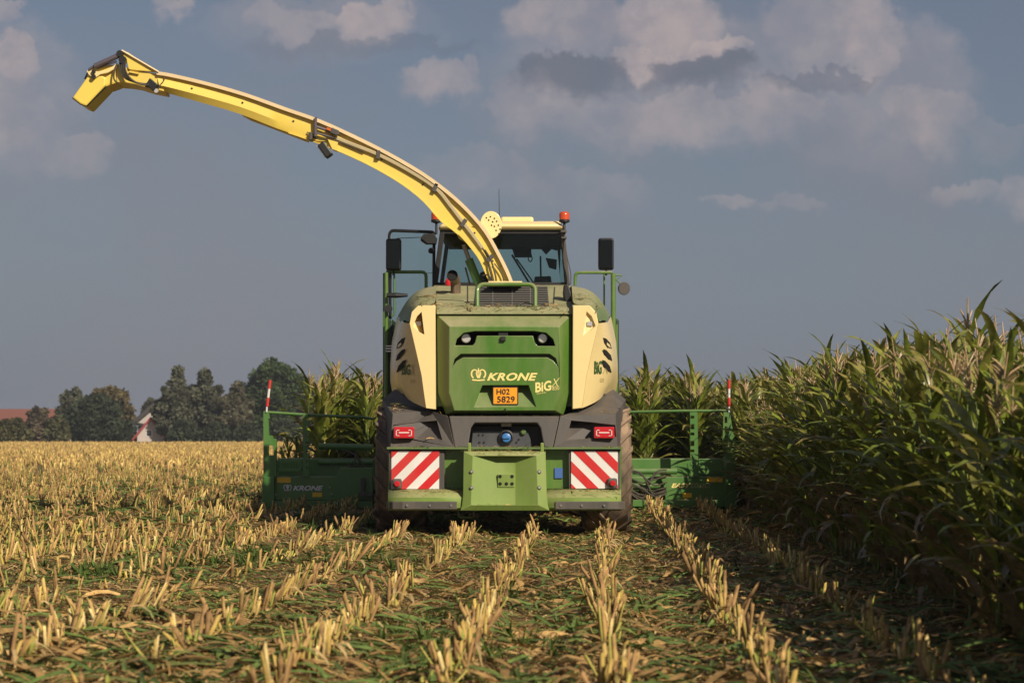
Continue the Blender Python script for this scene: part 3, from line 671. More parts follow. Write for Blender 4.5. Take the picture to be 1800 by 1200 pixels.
# hatch
ho = [(768, 553), (1005, 553), (1004, 690), (990, 729), (784, 729), (770, 690)]; hi = [(790, 574), (983, 574), (984, 690), (975, 721), (798, 721), (789, 690)]
mb = MB().slab([P(x, y, 22.44) for x, y in ho] + [P(x, y, 22.24) for x, y in hi], [(6, 7, 8, 9, 10, 11)] + [(i, (i + 1) % 6, (i + 1) % 6 + 6, i + 6) for i in range(6)], 22.62)
hatch = mb.build('rear_hatch', GREEN, HV, bevel=0.018, smooth=30, seg=3)
def cutter(pts, Yf, depths):
    m = MB(); n = len(pts); vs_ = [P(x, y, Yf) for x, y in pts] + [P(x, y, d) for (x, y), d in zip(pts, depths)]
    return m.add(vs_, [tuple(range(n)), tuple(range(2 * n - 1, n - 1, -1))] + [(i, i + n, (i + 1) % n + n, (i + 1) % n) for i in range(n)])
slot1 = [(800, 607), (803, 596), (815, 585), (835, 582), (940, 582), (960, 585), (972, 596), (976, 608), (945, 608), (940, 602), (937, 590), (838, 590), (835, 602), (831, 607)]
slot2 = [(796, 643), (799, 631), (810, 622), (966, 622), (977, 630), (981, 645), (973, 634), (962, 628), (814, 628), (803, 634)]
prec = [(848, 677), (929, 677), (942, 715), (833, 715)]
def loc(mbx):  # cutters are built in world space, the part in its parent's space
    o = origin_of(HV); mbx.v = [(v[0] - o.x, v[1] - o.y, v[2] - o.z) for v in mbx.v]; return mbx
hatch.parent = None
cut(hatch, [loc(cutter(slot1, 22.0, [22.52] * 14)), loc(cutter(slot2, 22.0, [22.45] * 10)), loc(cutter(prec, 22.0, [22.40, 22.40, 22.255, 22.255]))])
hatch.parent = HV; hatch.data.shade_smooth(); hatch.data.set_sharp_from_angle(angle=math.radians(30))
HB = bvh_of(hatch)
m = MB().prismp([(799, 608), (802, 594), (815, 584), (962, 584), (974, 595), (977, 609), (946, 609), (938, 592), (837, 592), (832, 608)], 22.50, 22.515).build('lamp_recess', VOID, hatch)
for x in (819, 954):
    MB().lathe(P(x, 594, 22.33), (0, 1, 0), [(.045, 0), (.055, .01), (.055, .12)], 20).build('work_lamp', LAMPW, hatch)
mb = MB(); mb.boxp(876, 582, 893, 592, 22.27, 22.4); mb.boxp(880, 591, 889, 599, 22.2, 22.3); mb.build('reversing_camera', BLACK, hatch, bevel=.006)
def sub(parent, ob): return ob
crown_logo('crown_emblem', LETY, hatch, HB, 827, 646, 28, 23)
text('maker_lettering', 'KRONE', LETY, hatch, HB, 856, 655, 945, 669, shear=.32, bold=.035, spacing=1.06)
text('model_lettering', 'BiG', LETY, hatch, HB, 941, 672, 969, 690, bold=.03, slope=.14)
v = text('model_lettering', 'X', LETY, hatch, HB, 969, 666, 984, 680, shear=.3, bold=-.012, slope=.14)
text('model_number', '830', LETY, hatch, HB, 971, 679, 983, 686, bold=.0, slope=.1); text('model_script', 'hydraulic', LETY, hatch, HB, 943, 690, 960, 694, shear=.3, slope=.14)
pb = MB().boxp(867, 680, 910, 710, 22.26, 22.29).build('number_plate', ORANGE, hatch, bevel=.004)
PB = bvh_of(pb)
text('plate_text', 'H02', BLACK, pb, PB, 873, 683, 896, 693, bold=.012, off=.006); text('plate_text', '5829', BLACK, pb, PB, 874, 696, 905, 707, bold=.012, off=.006)
fr = MB()
for b_ in ((867, 679, 910, 680.6), (867, 709.4, 910, 711), (866, 680, 867.4, 710), (909.6, 680, 911, 710)): fr.boxp(*b_, 22.255, 22.3)
fr.build('plate_frame', BLACK, pb)
MB().lathe(P(888, 719, 22.24), (0, -1, 0), [(.012, 0), (.012, .012)], 12).build('latch', BLACK, hatch)

# top rail above the hatch and engine deck
def strip3(name, secs, mat, parent, bevel=0.01, smooth=30):
    """secs: list of sections, each a list of Vector, lofted"""
    m = MB(); n = len(secs[0]); vs_ = [v for s_ in secs for v in s_]; fs_ = [(i * n + k, i * n + k + 1, (i + 1) * n + k + 1, (i + 1) * n + k) for i in range(len(secs) - 1) for k in range(n - 1)]
    return m.add(vs_, fs_).build(name, mat, parent, bevel=bevel, smooth=smooth)
mb = MB(); mb.slab([P(767, 552, 22.38), P(1006, 552, 22.38), P(1006, 541, 22.5), P(767, 541, 22.5)], [(0, 1, 2, 3)], 22.9); mb.build('hatch_rail', GREEND, HV, bevel=.012)
dl = [(767, 541, 22.5), (1006, 541, 22.5), (1004, 503, 24.3), (762, 503, 24.3), (1004, 501, 25.3), (762, 501, 25.3)]
pts = [P(*a) for a in dl]; low = [Vector((p.x, p.y, 1.5)) for p in pts]
deck = MB().add(pts + low, [(0, 1, 2, 3), (3, 2, 4, 5), (0, 3, 9, 6), (1, 7, 8, 2), (3, 5, 11, 9), (2, 8, 10, 4), (0, 6, 7, 1), (5, 4, 10, 11), (6, 9, 8, 7), (9, 11, 10, 8)]).build('engine_deck', GREEND, HV, bevel=.015)
DB = bvh_of(deck)
# raised seams and lids on the deck
mb = MB()
for a, b in (((770, 527), (815, 529)), ((822, 503), (822, 530)), ((765, 512), (796, 514)), ((975, 505), (973, 534)), ((886, 541), (886, 551))):
    p, q_ = onto(DB, *a, 0.002), onto(DB, *b, 0.002); mb.tube([p, q_], .008, 5)
build_each(mb, 'deck_seam', pmat('dark_deck_seam', (.05, .055, .03), .9), deck)  # all seams in one even dark olive
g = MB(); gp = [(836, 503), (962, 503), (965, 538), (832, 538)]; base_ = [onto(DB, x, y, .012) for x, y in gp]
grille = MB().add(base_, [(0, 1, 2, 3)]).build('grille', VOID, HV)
for i in range(9):
    y = 505 + i * 3.9; g.tube([onto(DB, 834, y, .02), onto(DB, 964, y, .02)], .006, 5)
for x in (866, 900, 932): g.tube([onto(DB, x, 504, .026), onto(DB, x, 538, .026)], .006, 5)
g.build('grille_bars', pmat('grille_steel', (.16, .15, .13), .6), grille)
def arcpts(pts, r=6, n=4):
    """round the corners of a 3d polyline"""
    pts = [Vector(p) for p in pts]; out = [pts[0]]
    for i in range(1, len(pts) - 1):
        a = (pts[i - 1] - pts[i]); b = (pts[i + 1] - pts[i]); ra = min(r, a.length / 2); rb = min(r, b.length / 2); p0 = pts[i] + a.normalized() * ra; p2 = pts[i] + b.normalized() * rb
        for k in range(n + 1): q_ = k / n; out.append(p0 * (1 - q_) ** 2 + pts[i] * 2 * q_ * (1 - q_) + p2 * q_ * q_)
    return out + [pts[-1]]
MB().tube(arcpts([P(839, 543, 22.65), P(839, 500, 22.75), P(941, 500, 22.75), P(941, 543, 22.65)], .09, 6), .026, 10).build('grab_hoop', GREEN, HV, smooth=50)
mb = MB(); mb.lathe(P(839, 543, 22.65), (0, 0, 1), [(.05, -.03), (.035, .04)], 12); mb.lathe(P(941, 543, 22.65), (0, 0, 1), [(.05, -.03), (.035, .04)], 12); build_each(mb, 'hoop_foot', GREEN, HV)
MB().boxp(858, 494, 918, 498, 23.6, 24.2).build('deck_plate', CREAM, HV, bevel=.01)
# exhaust
ex = MB().tube([P(801, 530, 23.7), P(801, 500, 23.7), P(800, 492, 23.66), P(797, 487, 23.55), P(795, 484, 23.42)], [.062, .062, .064, .066, .068], 18, caps=False).build('exhaust_pipe', EXH, HV, smooth=50)
MB().tube([P(796, 486, 23.46), P(795.8, 485, 23.45)], .062, 18).build('pipe_mouth', VOID, ex)
MB().lathe(P(788, 494, 24.6), (0, 0, 1), [(.04, -.06), (.045, 0), (.02, .03)], 14).build('red_cap', LAMPRED, HV)
# black flap right of the deck
MB().prismp([(991, 500), (999, 499), (1004, 515), (1005, 545), (1001, 546), (994, 535), (990, 515)], 23.0, 23.25).build('deck_flap', BLACK, HV, bevel=.02)

# side panels
ST = [[(1007, 536), (1037, 537), (1048, 548), (1052, 568), (1040, 620), (1031, 660), (1027, 690), (1023, 717)],
      [(1006, 517), (1036, 521), (1056, 540), (1068, 566), (1076, 600), (1078, 640), (1076, 668), (1062, 692)],
      [(1004, 502), (1034, 506), (1056, 524), (1074, 556), (1083, 600), (1086, 640), (1086, 670), (1082, 692)]]
YS = [22.32, 23.0, 24.2]
VENTP = []
for side in (1, -1):
    s_ = [[P(*( (x, y) if side > 0 else (1772 - x, y)), Y) for x, y in S] for S, Y in zip(ST, YS)]
    s3 = [Vector((p.x, 27.0, p.z * .985)) for p in s_[2]]; s_.append(s3)
    n = 8
    mb = MB(); vs_ = [v for S in s_[:2] for v in S]; fs_ = [tuple(range(8))] + [(k, k + 1, 8 + k + 1, 8 + k) for k in range(3, 7)]
    inner = [Vector((s_[0][k].x, 23.2, s_[0][k].z)) for k in (0, 7)]
    # subdivide the flank in depth for a soft shape
    pan = MB(); K = 5
    rows = []
    for j in range(K + 1):
        tq = j / K; rows.append([s_[0][k].lerp(s_[1][k], tq) + Vector((side * .05 * math.sin(PI * tq) * (0.3 if k == 3 else 1), 0, 0)) for k in range(3, 8)])
    rows += [[s_[1][k].lerp(s_[2][k], tq) for k in range(3, 8)] for tq in (.35, .7, 1.0)] + [[s_[3][k] for k in range(3, 8)]]
    vs_ = [v for R_ in rows for v in R_]; pan.add(vs_, [(i * 5 + k, i * 5 + k + 1, (i + 1) * 5 + k + 1, (i + 1) * 5 + k) for i in range(len(rows) - 1) for k in range(4)])
    flank = pan.build('side_panel', CREAM, HV, smooth=28)
    xin, yin = (1006 if side > 0 else 766), 719; s0x = s_[0] + [P(xin, yin, 22.32)]
    pan = MB().slab(s0x, [tuple(range(9))], 22.36)
    cowl = pan.build('rear_cowl', CREAM, HV, smooth=30)
    # triangular light pocket near the top of the cowl
    tp = [(741, 548), (733, 556), (726, 573), (738, 584), (746, 588)]; tp = tp if side < 0 else mir(tp)
    cc = cutter(tp, 22.1, [22.52, 22.50, 22.40, 22.40, 22.50] if side < 0 else [22.36, 22.36, 22.36, 22.34, 22.34]); cowl.parent = None
    sv_ = MB().slab(s0x, [tuple(range(9))], 22.7)
    cowl.data = sv_.build('rear_cowl_tmp', CREAM, HV).data; bpy.data.objects.remove([o for o in bpy.data.objects if o.name.startswith('rear_cowl_tmp')][0])
    cut(cowl, [loc(cc)]); cowl.parent = HV; cowl.data.name = 'rear_cowl'; cowl.data.shade_smooth(); cowl.data.set_sharp_from_angle(angle=math.radians(25))
    bb = cowl.modifiers.new('b', 'BEVEL'); bb.width = .012; bb.segments = 2
    CB = bvh_of(cowl)
    MB().box(onto(CB, *((735.5, 569) if side < 0 else (1036.5, 569)), .012), (.06, .015, .05)).build('badge', LAMPW, cowl)
    sh = MB(); rows = [[s_[j][k] for k in range(0, 4)] for j in range(3)] + [s_[3][:4]]
    rows = [[r0[k].lerp(r1[k], tq) + Vector((0, 0, .035 * math.sin(PI * tq))) for k in range(4)] for r0, r1 in zip(rows[:-1], rows[1:]) for tq in (0, .33, .66)] + [rows[-1]]
    vs_ = [v for R_ in rows for v in R_]; sh.add(vs_, [(i * 4 + k, i * 4 + k + 1, (i + 1) * 4 + k + 1, (i + 1) * 4 + k) for i in range(len(rows) - 1) for k in range(3)])
    shoulder = sh.build('shoulder_panel', GREEND, HV, smooth=60)
    shoulder.modifiers.new('sub', 'SUBSURF').render_levels = 2
    FB = bvh_of(flank)
    vents = [[(1060, 593), (1066, 595), (1073, 603), (1075.5, 613), (1069, 610), (1063, 602)], [(1060, 613), (1066, 615), (1074, 624), (1076.5, 634), (1070, 631), (1063, 622)], [(1058, 632), (1064, 634), (1072, 643), (1075.5, 655), (1069, 651), (1062, 643)]]
    for V_ in vents: decal('vent', VOID, flank, FB, V_ if side > 0 else mir(V_), .045)
    fx = (lambda a: a) if side > 0 else (lambda a: 1772 - a)
    if side > 0:
        text('model_lettering', 'BiG', LETG, flank, FB, 1045, 634, 1058, 657, bold=.03, off=.02); text('model_lettering', 'X', LETGP, flank, FB, 1060, 636, 1070, 656, shear=.2, off=.02); text('model_number', '830', LETGP, flank, FB, 1055, 664, 1062, 671, off=.02)
    else:
        text('model_lettering', 'BiG', LETG, flank, FB, 706, 640, 721, 659, bold=.03, off=.02); text('model_lettering', 'X', LETGP, flank, FB, 721, 640, 729, 659, shear=.2, off=.02); text('model_number', '830', LETGP, flank, FB, 721, 667, 729, 673, off=.02)
    # near-black strip painting in the shade of the gap between hatch and cowl
    x_ = 766 if side < 0 else 1007
    MB().boxp(x_ - 1.5, 545, x_ + 1.5, 725, 22.56, 23.3).build('gap_shade_strip', VOID, HV)

# dark rear fender housings
for side in (-1, 1):
    f_ = [(672, 702, 23.5), (694, 684, 23.4), (757, 722, 22.46), (690, 727, 22.30), (787, 731, 22.28), (799, 786, 22.2), (686, 786, 22.28), (676, 786, 23.0), (673, 735, 23.2)]
    if side > 0: f_ = mir(f_)
    vs_ = [P(*a) for a in f_]
    fs_ = [(0, 1, 2, 3), (3, 2, 4, 5, 6), (8, 3, 6, 7), (0, 3, 8)]
    if side > 0: fs_ = [tuple(reversed(a)) for a in fs_]
    fen = MB().slab(vs_, fs_, 24.6).build('rear_fender', DGREY, HV)
    pk = [(691, 747), (732, 742), (768, 739), (777, 773), (732, 770), (689, 768)]; dp = [22.32, 22.42, 22.45, 22.27, 22.36, 22.30]
    if side > 0: pk = mir(pk)
    fen.parent = None; cut(fen, [loc(cutter(pk, 21.9, dp))]); fen.parent = HV
    bb = fen.modifiers.new('b', 'BEVEL'); bb.width = .014; bb.segments = 2; bb.limit_method = 'ANGLE'; bb.angle_limit = math.radians(20)
    fx = (lambda a: a) if side < 0 else (lambda a: 1772 - a)
    lb = MB(); xa, xb = sorted((fx(692), fx(728))); lb.boxp(xa, 750, xb, 770, 22.2, 22.34); tl = lb.build('tail_light', LAMPRED, fen, bevel=.012)
    lm_ = MB(); c = fx(710)
    for b_ in ((c - 14, 755, c - 12.6, 766), (c + 12.6, 755, c + 14, 766), (c - 14, 755, c - 8, 756.2), (c + 8, 755, c + 14, 756.2), (c - 14, 765, c - 8, 766), (c + 8, 765, c + 14, 766), (c - 9, 759, c + 9, 761)): lm_.boxp(*b_, 22.194, 22.205)
    lm_.build('light_guide', pmat('light_guide_white', (.75, .6, .58), .3), tl)
    xa, xb = sorted((fx(689), fx(733))); 
# centre panel
cp = [(789, 731, 22.3), (984, 731, 22.3), (973, 786, 22.22), (799, 786, 22.22)]
cpn = MB().slab([P(*a) for a in cp], [(0, 1, 2, 3)], 22.75).build('centre_panel', DGREY, HV)
rc = [(822, 790), (828, 752), (834, 743), (944, 743), (950, 752), (957, 790)]
cpn.parent = None; cut(cpn, [loc(cutter(rc, 21.9, [22.52] * 6))]); cpn.parent = HV; bb = cpn.modifiers.new('b', 'BEVEL'); bb.width = .014; bb.segments = 2; bb.limit_method = 'ANGLE'
mb = MB(); mb.prismp([(828, 787), (831, 757), (928, 757), (938, 787)], 22.44, 22.51); pnl = mb.build('service_panel', SLATE, HV, bevel=.006)
MB().lathe(P(890, 768, 22.43), (0, -1, 0), [(.085, -.02), (.085, .03), (.066, .035), (.064, 0)], 28).build('filler_ring', BLACK, pnl, smooth=40)
MB().lathe(P(890, 769, 22.40), (0, -1, 0), [(.055, -.02), (.052, .02), (.03, .03)], 24).build('filler_cap', BLUE, pnl, smooth=40)
MB().box(P(890, 769, 22.36), (.08, .015, .02)).build('filler_grip', BLUE, pnl, bevel=.004)
MB().boxp(881, 743.5, 899, 753, 22.5, 22.515).build('data_sticker', WHITE, pnl)
MB().lathe(P(920, 759, 22.44), (0, -1, 0), [(.032, -.01), (.032, .03), (.02, .04)], 16).build('small_cap', GREEND, pnl)
mb = MB()
for (x, y) in ((842, 764), (849, 764), (843, 777), (851, 777), (912, 772), (908, 777)): mb.lathe(P(x, y, 22.438), (0, -1, 0), [(.012, 0), (.010, .01)], 8)
build_each(mb, 'bolt', BLACK, pnl)

# green carrier behind boards + bumper
mb = MB(); mb.prismp([(682, 788), (1092, 788), (1092, 866), (682, 866)], 22.36, 22.8); carrier = mb.build('bumper_carrier', GREEN, HV, bevel=.01)
mb = MB(); mb.boxp(680, 785.5, 1094, 789, 22.2, 22.6); mb.build('trim_strip', GREEND, carrier)
for x0, x1 in ((684, 781), (1000, 1090)):
    left = x0 < 800
    fr_ = MB().prismp([(x0 - 1, 790), (x1, 790), (x1, 861), (x0 + 1 if left else x0, 861)], 22.26, 22.36).build('warning_board', DGREY, HV, bevel=.008)
    a, b, c, d = (688, 792, 772, 859) if left else (1004, 792, 1086, 858)
    bd = MB().boxp(a, b, c, d, 22.245, 22.265).build('board_face', WHITE, fr_)
    # diagonal red stripes clipped to the board rectangle
    def clip(poly, a, b, c, d):
        def cl(poly, inside, inter):
            out = []
            for i in range(len(poly)):
                p, q_ = poly[i], poly[(i + 1) % len(poly)]
                if inside(p): out.append(p)
                if inside(p) != inside(q_): out.append(inter(p, q_))
            return out
        for (ins, ax, val) in ((lambda p: p[0] >= a, 0, a), (lambda p: p[0] <= c, 0, c), (lambda p: p[1] >= b, 1, b), (lambda p: p[1] <= d, 1, d)):
            if not poly: return poly
            def it(p, q_, ax=ax, val=val):
                tt = (val - p[ax]) / (q_[ax] - p[ax]); return (p[0] + tt * (q_[0] - p[0]), p[1] + tt * (q_[1] - p[1]))
            poly = cl(poly, ins, it)
        return poly
    sm = MB(); hgt = d - b
    for k in range(-3, 5):
        w = 27; off = k * 2 * 27 * .735
        if left: x = a + 33 + off; poly = [(x, b), (x + 20, b), (x + 20 - hgt * 1.0, d), (x - hgt * 1.0, d)]
        else: x = a + 2 + off; poly = [(x, b), (x + 20, b), (x + 20 + hgt * 1.0, d), (x + hgt * 1.0, d)]
        poly = clip(poly, a, b, c, d)
        if len(poly) >= 3: sm.add([P(p[0], p[1], 22.241) for p in poly], [tuple(range(len(poly)))])
    sm.build('red_stripes', RED, bd)
    lx, ly = (698, 850) if left else (1077, 849)
    MB().boxp(lx - 9, ly - 9, lx + 8, ly + 9.5, 22.19, 22.24).build('lamp_mount', DGREY, fr_, bevel=.02)
    MB().lathe(P(lx, ly, 22.19), (0, -1, 0), [(.034, 0), (.034, .02), (.024, .03)], 20).build('round_reflector', LAMPRED, fr_, smooth=40)
mb = MB().boxp(975, 822, 989, 840, 22.34, 22.36).build('blue_sticker', pmat('sticker_blue', (.05, .12, .36), .5), carrier)
mb = MB()
for x in (787, 795, 989, 997):
    for y in (796, 854): mb.lathe(P(x, y, 22.355), (0, -1, 0), [(.006, 0), (.005, .006)], 8)
build_each(mb, 'rivet', STEEL, carrier)
# bumper body: curved ledges
def bump_ledge(xa, xb, name='bumper_wing'):
    sec = [(858, 22.34), (861, 22.15), (866, 21.98), (874, 21.89), (892, 21.88), (897, 21.93)]
    m = MB(); vs_ = []
    for x, dz in ((xa, .12), (xa + (xb - xa) * .25, .03), ((xa + xb) / 2, 0), (xb, 0)): vs_ += [P(x, y, Y + dz) for y, Y in sec]
    n = len(sec); m.add(vs_, [(i * n + k, i * n + k + 1, (i + 1) * n + k + 1, (i + 1) * n + k) for i in range(3) for k in range(n - 1)])
    # closing end and rear
    back = [P(xa, 862, 22.4), P(xa, 897, 22.4)]
    o = m.build(name, GREENB, HV, smooth=50); s = o.modifiers.new('s', 'SOLIDIFY'); s.thickness = .02; return o
bump_ledge(682, 830); bump_ledge(1092, 945)
for xa, xb in ((678, 803), (1099, 976)):
    sg = 1 if xb > xa else -1
    pts = [(xa, 22.08), (xa + sg * 12, 21.93), (xa + sg * 30, 21.87), (xb, 21.86)]
    m = MB(); vs_ = [P(x, 881, Y) for x, Y in pts] + [P(x, 895, Y) for x, Y in pts]; vs_ += [v + Vector((0, .06, 0)) for v in vs_]
    n = 4; fs_ = []
    for k in range(3): fs_ += [(k, k + 1, n + k + 1, n + k), (2 * n + k, 3 * n + k, 3 * n + k + 1, 2 * n + k + 1), (k, 2 * n + k, 2 * n + k + 1, k + 1), (n + k, n + k + 1, 3 * n + k + 1, 3 * n + k)]
    fs_ += [(0, n, 3 * n, 2 * n), (n - 1, 3 * n - 1, 4 * n - 1, 2 * n - 1)]
    rs = m.add(vs_, fs_).build('rubber_strip', RUBBER, HV, bevel=.008)
    mb = MB()
    for q_ in (.3, .62, .92): x = xa + (xb - xa) * q_; mb.lathe(P(x, 888, 21.86), (0, -1, 0), [(.016, -.02), (.014, .008)], 10)
    build_each(mb, 'bolt', STEEL, rs)
# centre block with a recessed vee
bl = {0: (812, 794, 22.1), 1: (962, 794, 22.1), 2: (960, 896, 21.86), 3: (802, 896, 21.86), 4: (976, 896, 21.92), 5: (966, 800, 22.4), 6: (808, 800, 22.4)}
V_ = [P(815, 793, 21.98), P(959, 793, 21.98), P(961, 868, 21.86), P(963, 888, 21.85), P(966, 897, 21.84), P(809, 897, 21.84), P(812, 888, 21.85), P(814, 868, 21.86),
      P(831, 801, 21.90), P(943, 801, 21.90), P(946, 887, 21.80), P(828, 887, 21.80)]
F_ = [(0, 1, 9, 8), (1, 2, 10, 9), (2, 3, 4, 10), (4, 5, 11, 10), (5, 6, 7, 11), (7, 0, 8, 11)]
# inner recess
V_ += [P(872, 799, 22.02), P(906, 799, 22.02), P(906, 890, 21.92), P(872, 890, 21.92)]
F_ += [(8, 12, 15, 11), (12, 13, 14, 15), (13, 9, 10, 14), (8, 9, 13, 12), (11, 15, 14, 10)]
blk = MB().slab(V_, F_, 22.5).build('hitch_block', GREENB, HV, bevel=.018, smooth=30, seg=3)
BB = bvh_of(blk)
mb = MB(); mb.prismp([(875, 833), (904, 833), (904, 856), (875, 856)], 21.945, 22.05); hp = mb.build('hitch_plate', GREENB, blk, bevel=.004)
mb = MB()
for (x, y) in ((879, 837), (900, 837), (879, 850), (890, 850), (900, 850)): mb.lathe(P(x, y, 21.945), (0, -1, 0), [(.020, 0), (.020, .003)], 14)
build_each(mb, 'bolt_hole', VOID, hp)
mb = MB()
for (x, y) in ((829, 829), (829, 857), (948, 829), (948, 857)):
    p = onto(BB, x, y, .0); mb.lathe(p, (0, -1, .2), [(.022, -.02), (.022, .01), (.012, .018)], 12)
build_each(mb, 'bolt', STEEL, blk)
mb = MB(); mb.boxp(822, 778, 828, 800, 21.97, 22.08); mb.boxp(950, 778, 956, 800, 21.97, 22.08); build_each(mb, 'hitch_ear', GREENB, blk, bevel=.01)
mb = MB()
for xa in (806, 944): mb.tube(arcpts([P(xa, 896, 22.1), P(xa, 909, 22.1), P(xa + 27, 909, 22.1), P(xa + 27, 896, 22.1)], .03, 3), .008, 6)
build_each(mb, 'step', GREEND, HV)
# chassis below and ahead
mb = MB(); mb.box((XC, 24.6, .98), (1.3, 4.2, .62)); mb.box((XC, 23.35, .62), (2.2, .32, .3)); mb.box((XC, 27.2, 1.45), (2.0, 3.4, 1.5)); mb.box((XC, 25.2, 1.75), (2.3, 3.4, .75)); mb.box((XC, 28.0, .95), (2.2, .4, .4)); mb.build('chassis', BLACK, HV, bevel=.02)

# wheels
def wheel(x, Y, R_, w, side, name='wheel'):
    tw = MB(); c = Vector((x, Y, R_ - .03)); prof = [(R_ * .55, -w * .40), (R_ * .70, -w * .5), (R_ * .88, -w * .5), (R_ * .945, -w * .44), (R_ * .96, -w * .2), (R_ * .965, 0), (R_ * .96, w * .2), (R_ * .945, w * .44), (R_ * .88, w * .5), (R_ * .70, w * .5), (R_ * .55, w * .40)]
    tw.lathe(c, (1, 0, 0), prof, 56)
    nl = 20
    for k in range(nl):
        for sg in (-1, 1):
            a0 = 2 * PI * (k + (.25 if sg > 0 else -.25)) / nl; N_ = 5; loopv = []
            for j in range(N_ + 1):
                q_ = j / N_; off = sg * w * (.02 + .50 * q_); a = a0 - (.62 * w / R_) * q_ * (1.0)
                hw = (.030 + .012 * q_) / R_ * .9
                for (rr, da) in ((R_ * .94 - .02 * q_, -hw), (R_ * (1.0 - .018 * q_), -hw * .8), (R_ * (1.0 - .018 * q_), hw * .8), (R_ * .94 - .02 * q_, hw)):
                    loopv.append(c + Vector((off, -math.sin(a + da) * rr, math.cos(a + da) * rr)))
            # shoulder drop
            fs_ = [(j * 4 + k_, j * 4 + k_ + 1, (j + 1) * 4 + k_ + 1, (j + 1) * 4 + k_) for j in range(N_) for k_ in range(3)] + [(0, 3, 2, 1), (N_ * 4, N_ * 4 + 1, N_ * 4 + 2, N_ * 4 + 3)]
            tw.add(loopv, fs_)
    wh = MB().lathe(c, (1, 0, 0), [(R_ * .18, -w * .3), (R_ * .2, -w * .1), (R_ * .50, -w * .12), (R_ * .56, -w * .38), (R_ * .56, w * .38), (R_ * .50, w * .12), (R_ * .2, w * .1), (R_ * .18, w * .3)], 40).build('wheel', CREAM, HV, smooth=40)
    ty = tw.build('tyre', TYRE, wh, smooth=40)
    mb = MB()
    for k in range(10):
        a = 2 * PI * k / 10; mb.lathe(c + Vector((side * w * .12, math.sin(a) * R_ * .3, math.cos(a) * R_ * .3)), (side, 0, 0), [(.018, 0), (.016, .03)], 8)
    build_each(mb, 'wheel_nut', STEEL, wh)
for sg in (-1, 1):
    wheel(XC + sg * 1.22, 23.35, .78, .56, sg); wheel(XC + sg * 1.28, 28.0, .98, .72, sg)

# cab
CYb, CYf = 25.6, 27.4
cab = MB(); 
pil = [((778, 404), (765, 500)), ((988, 404), (997, 500))]
for (a, b) in pil:
    pa, pb_ = P(*a, CYb), P(*b, CYb); cab.tube([pa, pb_], .045, 4); cab.tube([Vector((pa.x, CYf, pa.z)), Vector((pb_.x, CYf - .0, pb_.z))], .04, 4); cab.tube([Vector((pb_.x, CYb, pb_.z)), Vector((pb_.x, CYf, pb_.z))], .05, 4); cab.tube([Vector((pa.x, CYb, pa.z)), Vector((pa.x, CYf, pa.z))], .05, 4)
    for dz in (.75, 1.45): pass
    cab.tube([Vector((pb_.x, CYb, pb_.z)), Vector((pb_.x, CYb, pb_.z - 1.2))], .05, 4); cab.tube([Vector((pb_.x, CYf, pb_.z)), Vector((pb_.x, CYf + .1, pb_.z - 1.2))], .05, 4)
cab.tube([P(765, 501, CYb), P(997, 501, CYb)], .05, 4); cab.tube([P(780, 408, CYb), P(988, 408, CYb)], .04, 4)
a = P(765, 501, CYb); b = P(997, 501, CYb)
cab.box(((a.x + b.x) / 2, (CYb + CYf) / 2, 2.0), (b.x - a.x, CYf - CYb, .12)); cab.box(((a.x + b.x) / 2, CYb + .02, 2.55), (b.x - a.x - .06, .05, 1.1))
cabf = cab.build('cab_frame', BLACK, HV, bevel=.008)
fg = MB(); A, B, C_, D_ = P(778, 406, CYb), P(988, 406, CYb), P(996, 499, CYb), P(766, 499, CYb)
MB().add([A, B, C_, D_], [(0, 1, 2, 3)]).build('rear_window', GLASS, cabf)
fz = 2.1
for nm, pts in (('windscreen', [Vector((A.x, CYf, A.z)), Vector((B.x, CYf, B.z)), Vector((C_.x, CYf + .12, fz)), Vector((D_.x, CYf + .12, fz))]),
                ('side_window', [Vector((B.x, CYb, B.z)), Vector((B.x, CYf, B.z)), Vector((C_.x, CYf, fz)), Vector((C_.x, CYb, fz))])):
    MB().add(pts, [(0, 1, 2, 3)]).build(nm, GLASS, cabf)
# roof
ra, rb = P(770, 404, CYb - .05), P(992, 404, CYb - .05); rt = P(880, 388, CYb - .05)
m = MB(); yb, yf = CYb - .12, CYf + .25; z0, z1 = ra.z, rt.z
m.add([(ra.x, yb + .05, z0), (rb.x, yb + .05, z0), (rb.x, yf, z0), (ra.x, yf, z0), (ra.x + .02, yb, z0 + .06), (rb.x - .02, yb, z0 + .06), (rb.x, yf + .06, z0 + .06), (ra.x, yf + .06, z0 + .06),
       (ra.x + .12, yb + .12, z1), (rb.x - .1, yb + .12, z1), (rb.x - .1, yf - .1, z1 + .02), (ra.x + .12, yf - .1, z1 + .02)],
      [(3, 2, 1, 0), (0, 1, 5, 4), (1, 2, 6, 5), (2, 3, 7, 6), (3, 0, 4, 7), (4, 5, 9, 8), (5, 6, 10, 9), (6, 7, 11, 10), (7, 4, 8, 11), (8, 9, 10, 11)])
roof = m.build('cab_roof', CREAM, HV, bevel=.03, smooth=40, seg=3)
mb = MB(); a, b = P(880, 389, 25.9), P(938, 389, 25.9); mb.box(((a.x + b.x) / 2, 26.4, a.z + .02), (b.x - a.x, .8, .11)); mb.build('roof_unit', CREAM, roof, bevel=.03)
mb = MB(); a, b = P(942, 391, 25.9), P(986, 391, 25.9); mb.box(((a.x + b.x) / 2, 26.4, a.z), (b.x - a.x, .8, .06)); mb.build('roof_ridge', CREAM, roof, bevel=.02)
